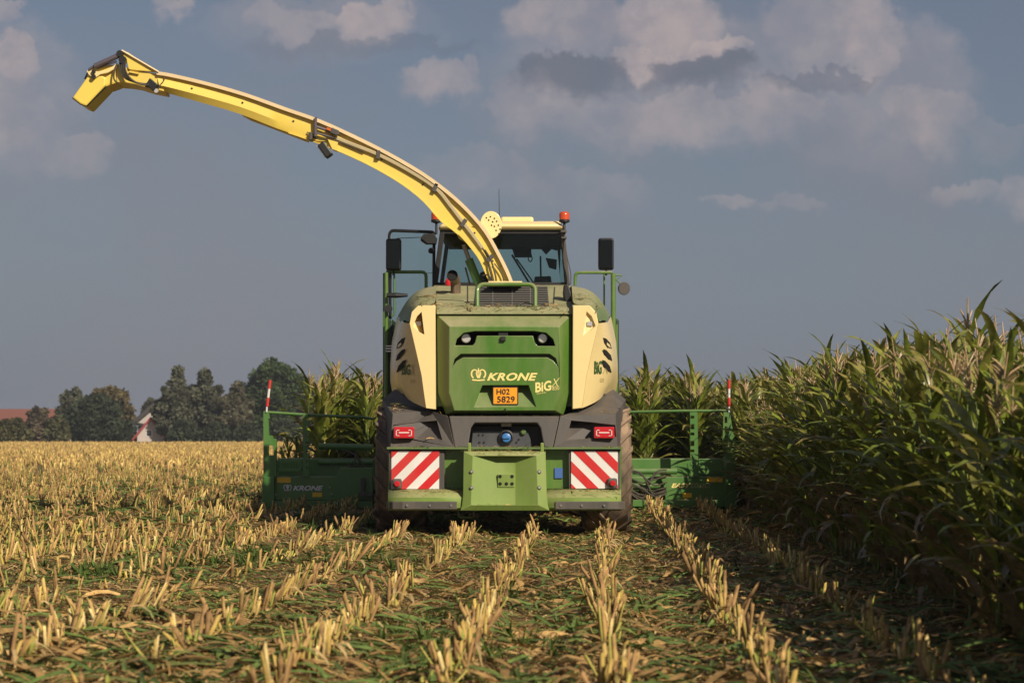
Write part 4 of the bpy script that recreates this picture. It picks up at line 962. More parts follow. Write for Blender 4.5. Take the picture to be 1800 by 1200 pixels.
# head lining and interior
a, b = P(782, 406, CYb + .06), P(986, 406, CYb + .06); INT = pmat('cab_interior', (.028, .03, .03), .8)
mb = MB(); mb.box(((a.x + b.x) / 2, (CYb + CYf) / 2 - .02, a.z - .05), (b.x - a.x, CYf - CYb - .16, .08))
mb.prismp([(884, 406), (986, 406), (992, 438), (985, 435), (978, 440), (970, 437), (960, 447), (950, 436), (934, 436), (934, 452), (905, 452), (900, 436), (884, 430)], 27.0, 27.06)
mb.prismp([(786, 406), (860, 406), (860, 428), (845, 424), (835, 430), (824, 434), (812, 430), (798, 434), (788, 420)], 26.6, 26.66)
mb.build('head_lining', INT, cabf)
mb = MB(); mb.box((P(860, 0, 1).x * 26.2, 26.5, 2.5), (.52, .5, .14)); mb.box((-.31, 26.22, 2.85), (.5, .14, .62), (-.1, 0, 0)); mb.box((-.31, 26.2, 3.28), (.26, .1, .2)); mb.build('driver_seat', INT, cabf, bevel=.04)
mb = MB(); mb.tube([P(951, 500, 26.9), P(950, 450, 27.1)], .014, 6); mb.prismp([(940, 486), (968, 485), (970, 497), (938, 499)], 26.6, 26.7); mb.prismp([(959, 453), (979, 456), (978, 474), (965, 470)], 27.3, 27.36); mb.build('display_screen', INT, cabf, bevel=.008)
mb = MB(); mb.tube([P(908, 455, 26.0), P(938, 497, 25.9)], .01, 6); mb.tube([P(900, 448, 26.0), P(930, 497, 25.9)], .014, 6); mb.tube(arcpts([P(932, 441, 26.2), P(928, 456, 26.2), P(932, 461, 26.2), P(936, 456, 26.2), P(932, 441, 26.2)], .02, 3), .007, 6); mb.build('wiper_arm', INT, cabf)
# open door
DY = 25.85
dfr = MB().tube(arcpts([P(762, 572, 25.7), P(763, 408, 25.7), P(688, 405, DY), P(684, 412, DY), P(686, 572, DY)], .04, 4), .022, 6)
dfr.tube([P(686, 480, DY - .01), P(762, 480, 25.7)], .004, 4)
door = dfr.build('cab_door', BLACK, HV, label if False else 0)
MB().add([P(688, 406, DY), P(763, 408, 25.71), P(763, 572, 25.71), P(688, 572, DY)], [(0, 1, 2, 3)]).build('door_glass', GLASS, door)
mb = MB(); mb.prismp([(740, 417), (745, 411), (762, 410), (768, 418), (766, 428), (748, 428), (739, 422)], 25.45, 25.62); mb.tube([P(697, 419, 25.5), P(742, 417, 25.5)], .006, 5); wl = mb.build('work_lamp', BLACK, HV, bevel=.01)
MB().lathe(P(757, 441, 25.5), (.3, -1, 0), [(.035, 0), (.04, .04), (.02, .06)], 14).build('horn', BLACK, HV)
# beacons
for x, y0, y1 in ((767, 374, 403), (992, 373, 405)):
    c = P(x, 391, 25.5); sc_ = 25.5 / FPX
    st_ = MB().tube([P(x, 412, 25.5), P(x, 391, 25.5)], .016, 8).build('beacon_stem', BLACK, HV)
    MB().lathe(c, (0, 0, 1), [(.03, -.01), (.07, .005), (.07, .035), (.05, .04)], 24).build('beacon_base', BLACK, st_, smooth=40)
    MB().lathe(c + Vector((0, 0, .035)), (0, 0, 1), [(.068, 0), (.07, .07), (.062, .095), (.04, .105)], 24).build('beacon_lens', AMBER, st_, smooth=50)
mb = MB(); mb.tube([P(878, 385, 26.0), P(877, 332, 26.0)], .006, 5, r2=.003); mb.lathe(P(878, 385, 26.0), (0, 0, 1), [(.02, -.02), (.008, .05)], 8); mb.build('antenna', BLACK, HV)
mb = MB(); mb.tube([P(1059, 470, 25.2), P(1059, 330, 25.2)], .0012, 3)
mb = MB(); mb.tube(arcpts([P(992, 395, 25.45), P(993, 420, 25.45), P(996, 450, 25.4), P(1004, 480, 25.4), P(1003, 500, 25.4)], .1, 4), .007, 5); mb.tube([P(988, 405, 25.5), P(998, 500, 25.5)], .03, 5); mb.boxp(986, 404, 996, 408, 25.4, 25.5); mb.boxp(987, 416, 996, 419, 25.4, 25.5); mb.build('pillar_cable', DGREY, HV)
# rails, ladders and mirrors
def rail(pts, r, name='handrail', mat=None):
    return MB().tube(arcpts([P(*a) for a in pts], .06, 3), r, 8).build(name, mat or GREEN, HV, smooth=50)
rail([(679, 700, 24.9), (679, 479, 24.9)], .024); rail([(674.8, 690, 25.6), (674.8, 480, 25.6)], .014)
rail([(679, 478, 25.3), (749, 478, 25.3), (749, 515, 25.3)], .022, mat=GREENH); rail([(693, 480, 25.2), (693, 556, 25.2), (680, 556, 25.2)], .012, mat=GREENH)
rail([(1011, 502, 25.0), (1011, 479, 25.0), (1076, 479, 25.0)], .020); rail([(1062, 550, 25.1), (1062, 482, 25.1)], .012); rail([(1078, 720, 24.9), (1078, 480, 24.9)], .032)
rail([(1084, 690, 25.4), (1084, 570, 25.4)], .014)
mb = MB(); mb.boxp(676, 560, 690, 700, 25.0, 26.2); mb.boxp(673, 640, 690, 720, 25.1, 26.6); mb.build('ladder_side', pmat('dark_green_paint', (.012, .035, .014), .5), HV, bevel=.02)
mb = MB()
for y in (607, 611.5, 616): mb.boxp(678, y, 694, y + 2, 24.7, 25.0)
build_each(mb, 'ladder_tread', LAMPW, HV)
mb = MB(); mb.boxp(1080, 560, 1088, 720, 25.4, 26.4); mb.build('ladder_side', MATS['dark_green_paint'], HV, bevel=.02)
for (x0, y0, x1, y1) in ((678, 419, 705, 475), (1052, 418, 1079, 474)):
    mh = MB().boxp(x0, y0, x1, y1, 25.0, 25.12).build('mirror', BLACK, HV, bevel=.03, seg=3)
    MB().boxp(x0 + 2.5, y0 + 3, x1 - 2.5, y1 - 3, 24.992, 25.0).build('mirror_glass', MIRROR, mh, bevel=.003)
    cx_ = (x0 + x1) / 2; MB().tube([P(cx_, 473, 25.1), P(cx_, 484, 25.1)], .014, 6).build('mirror_arm', BLACK, mh)
c = P(1097, 507, 24.9); rm = MB().lathe(c, (.35, -.85, -.1), [(.03, -.06), (.075, -.03), (.085, 0), (.078, .012)], 24).build('convex_mirror', DGREY, HV, smooth=50); rm.data.transform(Matrix.Identity(4))
mb = MB(); mb.tube([P(1078, 484, 24.9), P(1094, 484, 24.9), P(1083, 492, 24.9), P(1093, 500, 24.92)], .012, 6); mb.build('mirror_bracket', GREEN, rm)
mb = MB(); mb.lathe(P(696, 519, 24.8), (1, 0, 0), [(.03, -.12), (.035, 0), (.02, .15)], 10); mb.lathe(P(683, 542, 24.8), (0, 1, 0), [(.05, -.03), (.05, .03)], 12); build_each(mb, 'rail_fitting', BLACK, HV)
mb = MB(); mb.tube([P(686, 480, 25.15), P(685, 600, 25.15)], .02, 6); mb.build('rail_post', BLACK, HV)

# ------------------------------------------------------------------ spout
SY = 24.35; SD = .46
top_ = [(275, 132), (300, 136), (360, 150), (430, 170), (500, 195), (560, 216), (620, 243), (680, 273), (740, 308), (785, 341), (820, 373), (850, 408), (872, 446), (888, 478), (896, 498)]
bot_ = [(283, 161), (305, 167), (355, 181), (420, 200), (487, 226), (545, 246), (602, 268), (655, 293), (706, 323), (745, 354), (775, 388), (806, 412), (838, 450), (852, 478), (860, 498)]
def lerp2(a, b, t_): return (a[0] + (b[0] - a[0]) * t_, a[1] + (b[1] - a[1]) * t_)
def densify(lst, n=3):
    out = []; L_ = len(lst)
    for i in range(L_ - 1):
        p0, p1, p2, p3 = lst[max(i - 1, 0)], lst[i], lst[i + 1], lst[min(i + 2, L_ - 1)]
        for k in range(n):
            t_ = k / n; out.append(tuple(.5 * ((2 * p1[j]) + (-p0[j] + p2[j]) * t_ + (2 * p0[j] - 5 * p1[j] + 4 * p2[j] - p3[j]) * t_ ** 2 + (-p0[j] + 3 * p1[j] - 3 * p2[j] + p3[j]) * t_ ** 3) for j in range(2)))
    return out + [lst[-1]]
T_ = densify(top_); B_ = densify(bot_)
m = MB(); vs_ = []; nS = len(T_)
for i, (a, b) in enumerate(zip(T_, B_)):
    q_ = i / (nS - 1); cr = .62; bul = .05 * max(0, 1 - q_ * 2.2)
    mid = lerp2(a, b, cr)
    vs_ += [P(*a, SY), P(*mid, SY - bul), P(*b, SY + bul * .6), P(*b, SY + SD), P(*a, SY + SD)]
fs_ = [(i * 5 + k, i * 5 + (k + 1) % 5, (i + 1) * 5 + (k + 1) % 5, (i + 1) * 5 + k) for i in range(nS - 1) for k in range(5)] + [(0, 1, 2, 3, 4), tuple((nS - 1) * 5 + k for k in (4, 3, 2, 1, 0))]
spout = m.add(vs_, fs_).build('spout', YEL, HV, smooth=25)
def offs(lst, d):
    out = []
    for i, p in enumerate(lst):
        a, b = lst[max(i - 1, 0)], lst[min(i + 1, len(lst) - 1)]; dx, dy = b[0] - a[0], b[1] - a[1]; l = math.hypot(dx, dy); out.append((p[0] + dy / l * d, p[1] - dx / l * d))
    return out
def stripalong(lst, d0, d1, Y0, Y1, name, mat, parent):
    m = MB(); A_, B2 = offs(lst, d0), offs(lst, d1); vs_ = []
    for a, b in zip(A_, B2): vs_ += [P(*a, Y0), P(*b, Y0), P(*b, Y0) + Vector((0, Y1 - Y0, 0)), P(*a, Y0) + Vector((0, Y1 - Y0, 0))]
    n = len(lst); return m.add(vs_, [(i * 4 + k, i * 4 + (k + 1) % 4, (i + 1) * 4 + (k + 1) % 4, (i + 1) * 4 + k) for i in range(n - 1) for k in range(4)] + [(0, 1, 2, 3), tuple((n - 1) * 4 + k for k in (3, 2, 1, 0))]).build(name, mat, parent, smooth=30)
stripalong(T_, 0.5, 6.5, SY - .055, SY + SD + .05, 'top_flange', CREAML, spout)
stripalong(B_[13:34], -1.2, -.1, SY - .02, SY + .02, 'bottom_lip', YEL, spout)
# flange brackets and rivets
mb = MB(); rv = MB(); SB = bvh_of(spout)
for i in range(20, nS - 3, 2):
    a = T_[i]; b = lerp2(T_[i], B_[i], .16 if i % 4 else .26); pa, pb_ = P(*a, SY - .045), P(*b, SY - .005); mb.add([pa + Vector((-.008, 0, 0)), pa + Vector((.008, 0, 0)), pb_ + Vector((.008, 0, 0)), pb_ + Vector((-.008, 0, 0)), P(*a, SY) + Vector((0, .01, 0))], [(0, 1, 2, 3), (0, 3, 4), (1, 4, 2)])
mb.build('flange_gusset', YEL, spout)
for i in range(5, nS - 2, 4):
    rv.lathe(onto(SB, *lerp2(T_[i], B_[i], .36), .0), (0, -1, 0), [(.014, -.01), (.012, .012)], 8)
build_each(rv, 'rivet', BLACK, spout)
hl = densify([(592, 243), (625, 256), (665, 272), (715, 298), (765, 330), (792, 362), (815, 392), (838, 422), (848, 436)])
mb = MB()
for o_ in (-1.6, 0, 1.6): mb.tube([P(*p, SY - .035) for p in offs(hl, o_)], .011, 6)
build_each(mb, 'hose_sleeve', HOSEP, spout)
mb = MB(); ph = densify([(848, 436), (857, 452), (860, 470), (864, 485), (866, 497)]); mb.tube([P(*p, SY - .04) for p in ph], .012, 6); ph = densify([(848, 436), (858, 452), (864, 470), (868, 488), (866, 498)]); mb.tube([P(p[0] + 4, p[1] + 3, SY - .05) for p in ph], .012, 6)
mb.tube([P(*p, SY - .04) for p in densify([(869, 463), (878, 475), (884, 487), (886, 498)])], .009, 6); mb.tube([P(*p, SY - .04) for p in densify([(848, 484), (856, 483), (862, 488), (864, 496)])], .009, 6)
mb.tube([P(*p, SY - .03) for p in densify([(540, 232), (556, 244), (575, 246), (596, 250), (640, 268)])], .008, 6); build_each(mb, 'hose', HOSE, spout)
mb = MB()
for (x, y, a) in ((665, 272, .4), (765, 330, .7), (815, 392, .85), (861, 454, 1.1)): mb.box(P(x, y, SY - .03), (.05, .05, .11), (0, a - .3, 0))
build_each(mb, 'hose_clamp', DGREY, spout, bevel=.004)
# joint hardware half way along
mb = MB(); mb.boxp(553, 206, 557, 240, SY - .09, SY); mb.tube([P(553, 222, SY - .06), P(596, 236, SY - .06)], .02, 8); mb.tube([P(556, 234, SY - .05), P(590, 243, SY - .05)], .012, 8); mb.build('adjuster_rod', BURG, spout)
mb = MB(); mb.box(P(588, 232, SY - .06), (.1, .08, .07), (0, .4, 0)); mb.boxp(543, 232, 549, 246, SY - .08, SY + .1); build_each(mb, 'valve_block', DGREY, spout, bevel=.008)
mb = MB(); mb.box(P(579, 228, SY - .07), (.07, .05, .03), (0, .4, 0)); mb.build('red_coupling', pmat('orange_fitting', (.6, .12, .02), .4), spout)
MB().prismp([(576, 245), (594, 250), (592, 265), (584, 262)], SY - .04, SY + .1).build('lamp_bracket', YEL, spout)
mb = MB(); c = P(572, 264, SY - .05); mb.box(c, (.20, .14, .10), (0, .95, 0)); wl = mb.build('work_lamp', BLACK, spout, bevel=.015)
MB().box(c + Vector((-.055, 0, -.02)), (.17, .10, .012), (0, .95, 0)).build('lamp_lens', LAMPW, wl)
# guard plate under the outer part
mb = MB().prismp([(425, 202), (455, 210), (545, 242), (540, 248), (478, 224), (440, 210)], SY + .15, SY + .3).build('under_guard', YEL, spout)
# perforated disc cover
c = P(863, 394, SY + .35); dm = MB(); n = 28
poly = [P(863 + 20 * math.cos(a) * .95, 395 + 24 * math.sin(a), SY + .32) for a in [2 * PI * k / n for k in range(n)]]
disc = dm.prism(poly, (0, .05, 0)).build('perforated_cover', CREAM, spout, bevel=.006)
mb = MB()
for (x, y) in ((862, 381), (869, 384), (859, 387), (866, 390), (873, 389), (869, 398), (876, 396), (872, 405), (879, 403), (877, 411), (864, 396), (855, 383)): mb.lathe(P(x, y, SY + .32), (0, -1, 0), [(.011, -.005), (.011, .003)], 8)
build_each(mb, 'hole', VOID, disc)
# lift cylinder
mb = MB(); mb.tube([P(815, 430, SY + .2), P(825, 458, SY + .2)], .028, 10); mb.build('cylinder_rod', STEEL, spout)
mb = MB(); mb.tube([P(824, 456, SY + .2), P(842, 500, SY + .2)], .055, 12); mb.build('lift_cylinder', GREENH, spout)
MB().tube([P(818, 470, SY + .25), P(826, 500, SY + .25)], .012, 6).build('cylinder_pipe', HOSE, spout)
mb = MB(); mb.prismp([(800, 404), (815, 410), (832, 420), (828, 428), (806, 416)], SY + .1, SY + .4); mb.build('lift_bracket', YEL, spout)
a = P(876, 505, SY + .2); MB().lathe(Vector((a.x, SY + .25, a.z - .25)), (0, 0, 1), [(.42, 0), (.42, .12), (.30, .16), (.28, .30)], 32).build('turntable', DGREY, HV, smooth=40)
# head of the spout
MB().prismp([(205, 112), (216, 117), (240, 124), (284, 131), (288, 161), (262, 156), (240, 149), (222, 146), (205, 145)], SY - .01, SY + SD - .02).build('spout_neck', YEL, spout, bevel=.012)
MB().prismp([(157, 121), (162, 117), (205, 113), (208, 145), (186, 153), (175, 148), (150, 140)], SY + .01, SY + SD - .03).build('first_deflector', YEL, spout, bevel=.03)
MB().prismp([(151, 138), (158, 128), (172, 128), (186, 137), (185, 151), (151, 187), (141, 183), (127, 172)], SY - .02, SY + SD).build('end_deflector', YEL, spout, bevel=.02)
mb = MB(); mb.tube([P(186, 153, SY), P(152, 187, SY)], .01, 5); mb.tube([P(127, 172, SY), P(141, 183, SY), P(151, 187, SY)], .008, 5); mb.tube([P(158, 122, SY + .1), P(150, 140, SY + .1)], .02, 5); mb.build('deflector_edge', BLACK, spout)
MB().prismp([(212, 92), (217, 90), (224, 92), (278, 127), (240, 124), (226, 122), (222, 105)], SY - .04, SY + .02).build('head_bracket', YEL, spout, bevel=.006)
mb = MB(); mb.tube([P(214, 89, SY - .06), P(279, 127, SY - .06)], .014, 5); mb.build('bracket_flange', CREAML, spout)
mb = MB(); mb.prismp([(152, 125), (158, 121), (170, 126), (184, 124), (195, 119), (203, 113), (205, 119), (190, 128), (176, 131), (166, 138), (156, 132)], SY - .05, SY); mb.build('linkage_plate', CREAM, spout, bevel=.005)
mb = MB(); mb.tube([P(166, 117, SY - .06), P(208, 98, SY - .06)], .034, 12); mb.tube([P(157, 122, SY - .06), P(167, 116, SY - .06)], .018, 8); mb.tube([P(170, 121, SY - .03), P(205, 108, SY - .03)], .014, 8); build_each(mb, 'flap_cylinder', BURG, spout, smooth=50)
mb = MB(); mb.lathe(P(210, 94, SY - .1), (0, 1, 0), [(.04, 0), (.04, .16)], 12); mb.lathe(P(164, 126, SY - .08), (0, 1, 0), [(.025, 0), (.025, .08)], 12); mb.lathe(P(164, 134, SY - .08), (0, 1, 0), [(.028, 0), (.028, .08)], 12); mb.lathe(P(215, 105, SY - .1), (0, 1, 0), [(.05, 0), (.05, .08)], 10); build_each(mb, 'pivot_pin', BLACK, spout)
mb = MB()
for k, dx in enumerate((0, 3, 6, 9)):
    mb.tube([P(*p, SY - .07 - .01 * k) for p in densify([(211 + dx, 108), (211 + dx, 122), (218 + dx, 136), (232 + dx, 143 + k), (248 + dx, 147 + k), (262, 148)])], .012, 6)
mb.tube([P(*p, SY - .06) for p in densify([(206, 112), (202, 122), (200, 138), (206, 146)])], .012, 6)
mb.tube([P(*p, SY - .05) for p in densify([(290, 134), (288, 142), (281, 150), (278, 158)])], .007, 6)
build_each(mb, 'hose', HOSE, spout)
mb = MB(); c = P(268, 150, SY - .06); mb.box(c, (.13, .1, .10), (0, .7, 0)); mb.prismp([(254, 152), (263, 137), (270, 142), (268, 152)], SY - .08, SY - .01); wl = mb.build('work_lamp', BLACK, spout, bevel=.01); MB().lathe(P(275, 160, SY - .06), (0, -1, 0), [(.028, 0), (.028, .02)], 14).build('lamp_lens', LAMPW, wl)
MB().box(P(236, 128, SY - .03), (.12, .03, .02), (0, .2, 0)).build('head_link', YEL, spout)

# ------------------------------------------------------------------ maize header
HY = 29.5
hd = MB(); a = P(462, 0, HY).x; b = P(1294, 0, HY).x
hd.box(((a + b) / 2, HY + .35, .42), (b - a - .1, .5, .22)); hd.box(((a + b) / 2, HY + .7, .55), (b - a - .4, .3, .5))
hdr = hd.build('maize_header', GREENH, HV, bevel=.02)
tag(hdr, 'wide dark green maize header spanning both sides of the harvester')
def hsub(name, mb_, mat=GREENH, bevel=.008, **k): return mb_.build(name, mat, hdr, bevel=bevel, **k)
# left half
pl_ = hsub('rear_panel', MB().prismp([(480, 838), (590, 838), (598, 822), (655, 822), (655, 879), (480, 879)], HY, HY + .12))
hsub('lower_beam', MB().boxp(462, 880, 655, 893, HY - .08, HY + .3))
hsub('end_plate', MB().prismp([(461, 838), (482, 838), (482, 893), (461, 893)], HY - .1, HY + 1.2))
mb = MB(); mb.prismp([(463, 722), (472, 722), (480, 770), (486, 772), (486, 838), (463, 838)], HY - .04, HY + .04); gp_ = mb.build('guard_post', GREENH, hdr); gp_.parent = None
cut(gp_, [loc(MB().prismp([(468, 783), (477, 783), (477, 800), (468, 800)], HY - .3, HY + .3)), loc(MB().prismp([(468, 735), (472, 735), (476, 765), (469, 765)], HY - .3, HY + .3))]); gp_.parent = hdr
def perf_post(x0, x1, y0, y1, nh=6):
    m = MB().prismp([(x0, y0), (x1, y0), (x1 + 2, y1), (x0 + 1, y1)], HY - .04, HY + .03).build('guard_post', GREENH, hdr); m.parent = None
    cs = []
    for i in range(nh):
        y = y0 + 6 + (y1 - y0 - 14) * i / (nh - .3); w = (x1 - x0); h_ = 9 if i % 2 else 5
        cs.append(loc(MB().prismp([(x0 + w * .27, y), (x1 - w * .2, y), (x1 - w * .2, y + h_), (x0 + w * .27, y + h_)], HY - .3, HY + .3)))
    cut(m, cs); m.parent = hdr; return m
perf_post(532, 542, 727, 838, 7); perf_post(1213, 1226, 724, 838, 7)
hsub('guard_rail', MB().tube([P(465, 724, HY), P(540, 729, HY), P(637, 733, HY), P(655, 736, HY + .3)], .022, 8), smooth=50, bevel=0)
hsub('slotted_plate', MB().prismp([(487, 829), (530, 829), (530, 822), (487, 822)], HY, HY + .04)); 
mb = MB(); mb.boxp(487, 808, 530, 812, HY, HY + .04)
for i in range(9): mb.boxp(488 + i * 5, 812, 490.5 + i * 5, 822, HY, HY + .03)
hsub('slotted_plate', mb, bevel=0)
hsub('cross_tube', MB().tube([P(560, 784, HY + .5), P(655, 786, HY + .5)], .05, 10), smooth=50, bevel=0)
hsub('cross_tube', MB().tube([P(560, 812, HY + .5), P(655, 812, HY + .5)], .04, 10), smooth=50, bevel=0)
HBl = bvh_of(pl_)
crown_logo('crown_emblem', WHITE, hdr, HBl, 498, 850, 15, 12); text('maker_lettering', 'KRONE', WHITE, hdr, HBl, 515, 853, 568, 862, shear=.32, bold=.035)
text('', 'KRONE', WHITE, hdr, HBl, 0, 0, 1, 1) if False else None
for pts in ([(487, 838.6), (511, 838.6), (511, 848), (487, 848)], [(549, 865), (566, 865), (566, 873), (549, 873)]): decal('warning_sticker', STICK, hdr, HBl, pts, .006)
mb = MB()
for (x, y) in ((583, 868), (580, 856), (485, 869), (593, 884), (625, 884)): mb.lathe(P(x, y, HY - (.09 if y > 880 else .0)), (0, -1, 0), [(.018, -.01), (.014, .02)], 10)
build_each(mb, 'bolt', STEEL, hdr)
# right half
pr = hsub('rear_panel', MB().prismp([(1160, 838), (1275, 838), (1275, 878), (1170, 878), (1166, 850)], HY, HY + .12))
hsub('lower_beam', MB().boxp(1112, 878.5, 1292, 890, HY - .08, HY + .3))
hsub('end_plate', MB().prismp([(1275, 815), (1293, 800), (1296, 893), (1275, 893)], HY - .1, HY + 1.2))
mb = MB().prismp([(1272, 724), (1283, 724), (1288, 755), (1292, 760), (1294, 815), (1278, 815), (1276, 800), (1270, 780)], HY - .04, HY + .04).build('guard_post', GREENH, hdr); mb.parent = None
cut(mb, [loc(MB().prismp([(1277, 732 + i * 17), (1282, 732 + i * 17), (1282, 743 + i * 17), (1277, 743 + i * 17)], HY - .3, HY + .3)) for i in range(4)]); mb.parent = hdr
hsub('guard_rail', MB().tube([P(1106, 724, HY + .2), P(1200, 722, HY), P(1284, 722, HY)], .022, 8), smooth=50, bevel=0)
hsub('mesh_panel', MB().prismp([(1228, 806), (1272, 806), (1270, 833), (1228, 835)], HY + .1, HY + .14))
for (x0, x1, y) in ((1112, 1190, 828), (1112, 1162, 854)): hsub('cross_tube', MB().tube([P(x0, y, HY + .1), P(x1, y, HY + .1)], .045, 10), smooth=50, bevel=0)
mb = MB()
for i in range(9):
    y0, y1 = 822 + random.uniform(0, 50), 822 + random.uniform(0, 50); mb.tube([P(*p, HY - .02 * (i % 3)) for p in densify([(1110, y0), (1130, y0 + 8), (1150, y1 + 6), (1172, y1)])], .012, 6)
build_each(mb, 'hydraulic_hose', HOSE, hdr)
mb = MB()
for i in range(7):
    y0 = 788 + random.uniform(0, 60); mb.tube([P(*p, HY + .15) for p in densify([(600 + i * 5, y0), (625, y0 + 10), (640, y0 + 30), (655, 850)])], .012, 6)
mb.boxp(630, 865, 655, 872, HY - .15, HY); mb.boxp(634, 840, 640, 868, HY - .12, HY); build_each(mb, 'hydraulic_hose', HOSE, hdr)
HBr = bvh_of(pr)
text('header_lettering', 'EASY', LETY, hdr, HBr, 1180, 849, 1215, 857, shear=.3, bold=.035); text('header_lettering', 'COLLECT', LETGP, hdr, HBr, 1215, 849, 1250, 857, shear=.3, bold=-.004)
for pts in ([(1243, 836.5 + 2), (1270, 838.5), (1270, 847), (1243, 847)], [(1200, 866), (1216, 866), (1216, 874), (1200, 874)]): decal('warning_sticker', STICK, hdr, HBr, pts, .006)
# marker rods
for (xb, xt) in ((468.5, 475), (1281.5, 1281.5)):
    n = 4; rod = MB().tube([P(xb, 724, HY - .05), P(xb + (xt - xb) * .1, 714, HY - .05)], .014, 8).build('marker_rod', WHITE, hdr)
    for i in range(3):
        ya, yb_ = 714 - i * 15.5, 714 - (i + 1) * 15.5
        f0, f1 = (724 - ya) / 57, (724 - yb_) / 57
        MB().tube([P(xb + (xt - xb) * f0, ya, HY - .05), P(xb + (xt - xb) * f1, yb_, HY - .05)], .022 if i != 1 else .019, 8).build('rod_band', RED if i != 1 else WHITE, rod)
# gathering snouts and skids ahead
for i in range(9):
    x = a + .2 + (b - a - .4) * i / 8; z = .25
    MB().add([(x - .28, HY + .9, .15), (x + .28, HY + .9, .15), (x + .2, HY + .9, .75), (x - .2, HY + .9, .75), (x, HY + 2.0, .12)], [(0, 1, 2, 3), (0, 4, 1), (1, 4, 2), (2, 4, 3), (3, 4, 0)]).build('gathering_snout', GREENH, hdr, bevel=.02)
mb = MB()
for x in (474, 530, 600, 1150, 1215, 1280): q_ = P(x, 0, HY).x; mb.box((q_, HY + .85, .16), (.10, .9, .26), (.05, 0, 0))
build_each(mb, 'skid_foot', BLACK, hdr, bevel=.02)

# ------------------------------------------------------------------ chaff fallen on the machine
cb_objs = [o for o in bpy.data.objects if o.type == 'MESH' and o.name.split('.')[0] in ('engine_deck', 'hatch_rail', 'bumper_wing', 'bumper_carrier', 'trim_strip', 'hitch_block', 'rear_fender', 'centre_panel', 'lower_beam', 'rear_panel', 'shoulder_panel', 'deck_plate')]
CHB = bvh_of(*cb_objs); chp = []
for i in range(9000):
    if i % 3 == 0: x, y = random.uniform(-1.5, 1.4), random.uniform(21.8, 22.8)
    elif i % 3 == 1: x, y = random.uniform(-1.2, 1.1), random.uniform(22.4, 25.0)
    else: x, y = random.uniform(-3.8, 3.5), random.uniform(29.4, 29.9)
    h = CHB.ray_cast(Vector((x, y, 3.4)), Vector((0, 0, -1)))
    if h[0] is None or h[1].z < .55: continue
    if random.random() < (.96 if i % 3 == 1 else .25): continue
    chp.append((random.randrange(72), x, y, h[0].z - .002, random.uniform(0, 6.28), random.uniform(.25, .55), 0, 0, random.uniform(.8, 1.3)))
join_np([v_ for v_ in lv], chp, 'chaff', LITTER, 'bits of chopped maize lying on the ledges of the machine', 'chaff')

# ------------------------------------------------------------------ driver
SKIN = pmat('skin', (.42, .25, .18), .6); SHIRT = pmat('blue_shirt', (.05, .12, .30), .9); HAIR = pmat('dark_hair', (.03, .02, .015), .8)
DX = -.12; dr = (DX, 26.45, 2.58)
def skin_body(name, nodes, edges, mat, parent=None, loc=(0, 0, 0)):
    me = bpy.data.meshes.new(name); me.from_pydata([n_[0] for n_ in nodes], edges, []); o = bpy.data.objects.new(name, me); COL.objects.link(o); me.materials.append(mat); o.location = loc
    if parent: o.parent = parent
    sk = o.modifiers.new('skin', 'SKIN'); sk.use_smooth_shade = True
    for i, n_ in enumerate(nodes): me.skin_vertices[0].data[i].radius = (n_[1], n_[1] if len(n_) < 3 else n_[2])
    me.skin_vertices[0].data[0].use_root = True; s = o.modifiers.new('sub', 'SUBSURF'); s.levels = 1; s.render_levels = 2; return o
nodes = [((0, 0, 0), .14, .11), ((0, 0, .2), .13, .1), ((0, 0, .42), .16, .1), ((0, 0, .50), .06), ((0, .01, .58), .05), ((0, .02, .66), .075, .09), ((0, .02, .76), .08, .095),
         ((.17, 0, .45), .055), ((.23, .08, .22), .042), ((.19, .32, .18), .032), ((.17, .40, .20), .025), ((-.17, 0, .45), .055), ((-.23, .08, .22), .042), ((-.19, .32, .18), .032), ((-.17, .40, .20), .025),
         ((.10, .06, -.02), .085), ((.12, .46, .0), .06), ((.12, .50, -.42), .04), ((-.10, .06, -.02), .085), ((-.12, .46, .0), .06), ((-.12, .50, -.42), .04)]
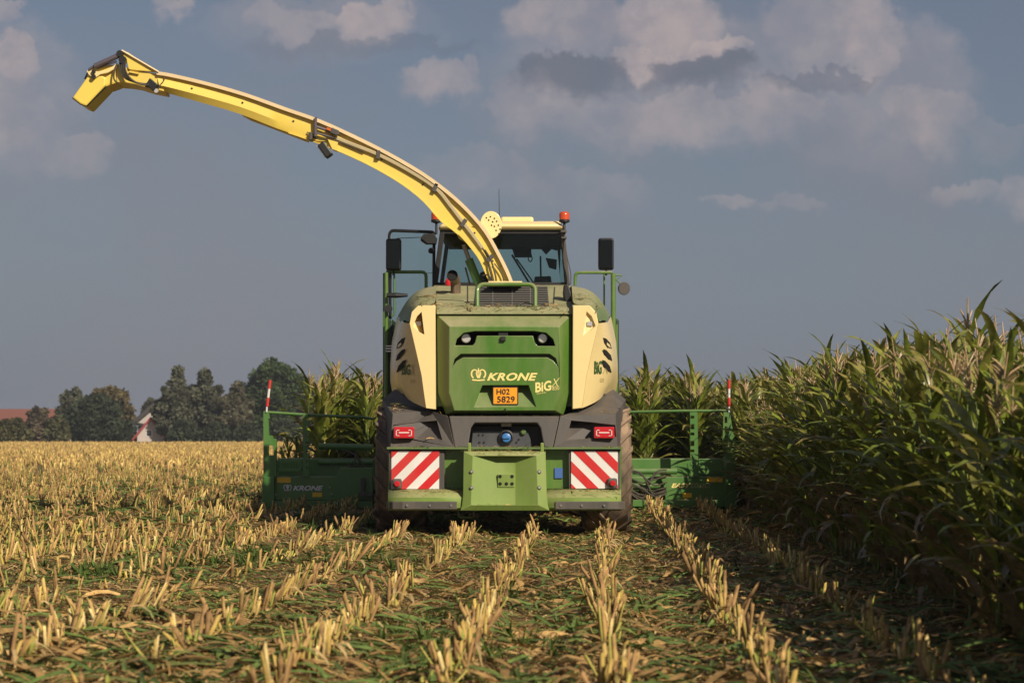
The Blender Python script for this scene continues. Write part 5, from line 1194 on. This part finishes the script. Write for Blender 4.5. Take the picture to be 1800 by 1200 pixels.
edges = [(0, 1), (1, 2), (2, 3), (3, 4), (4, 5), (5, 6), (2, 7), (7, 8), (8, 9), (9, 10), (2, 11), (11, 12), (12, 13), (13, 14), (0, 15), (15, 16), (16, 17), (0, 18), (18, 19), (19, 20)]
per = skin_body('person', nodes, edges, SKIN, None, dr); tag(per, 'seated driver in a blue shirt half hidden behind the spout in the cab', 'person')
sn = [nodes[i] for i in (0, 1, 2, 3, 7, 8, 11, 12)]; sn = [(n_[0], n_[1] * 1.12, (n_[2] if len(n_) > 2 else n_[1]) * 1.14) for n_ in sn]; skin_body('shirt', sn, [(0, 1), (1, 2), (2, 3), (2, 4), (4, 5), (2, 6), (6, 7)], SHIRT, per)
hr_ = sph((0, -.01, .75), .10); hm = bpy.data.meshes.new('hair'); hm.from_pydata(hr_.v, [], hr_.f); hm.materials.append(HAIR); ho_ = bpy.data.objects.new('hair', hm); COL.objects.link(ho_); ho_.parent = per; hm.shade_smooth()
for sg in (-1, 1):
    for k in range(5):
        m = MB(); 
        pts = [Vector((sg * .17 + (k - 2) * .016, .40 + .0, .20)), Vector((sg * .17 + (k - 2) * .018, .455 - .01 * abs(k - 2), .215)), Vector((sg * .17 + (k - 2) * .018, .475 - .012 * abs(k - 2), .185))]
        m.tube(pts, [.009, .008, .006], 6); fm = bpy.data.meshes.new('finger'); fm.from_pydata(m.v, [], m.f); fm.materials.append(SKIN); fo = bpy.data.objects.new('finger', fm); COL.objects.link(fo); fo.parent = per

# ------------------------------------------------------------------ haze
hz = MB().box((0, 1500, 7.5), (8200, 9400, 19)); hzm = bpy.data.materials.new('haze'); hzm.use_nodes = True; t = hzm.node_tree; t.nodes.remove(t.nodes['Principled BSDF'])
pv = t.nodes.new('ShaderNodeVolumePrincipled'); pv.inputs['Color'].default_value = (.82, .87, .95, 1); pv.inputs['Density'].default_value = 0.00035; pv.inputs['Anisotropy'].default_value = 0.2
t.links.new(pv.outputs[0], t.nodes['Material Output'].inputs['Volume'])
tag(hz.build('haze', hzm), 'thin pale haze over the field', kind='stuff')
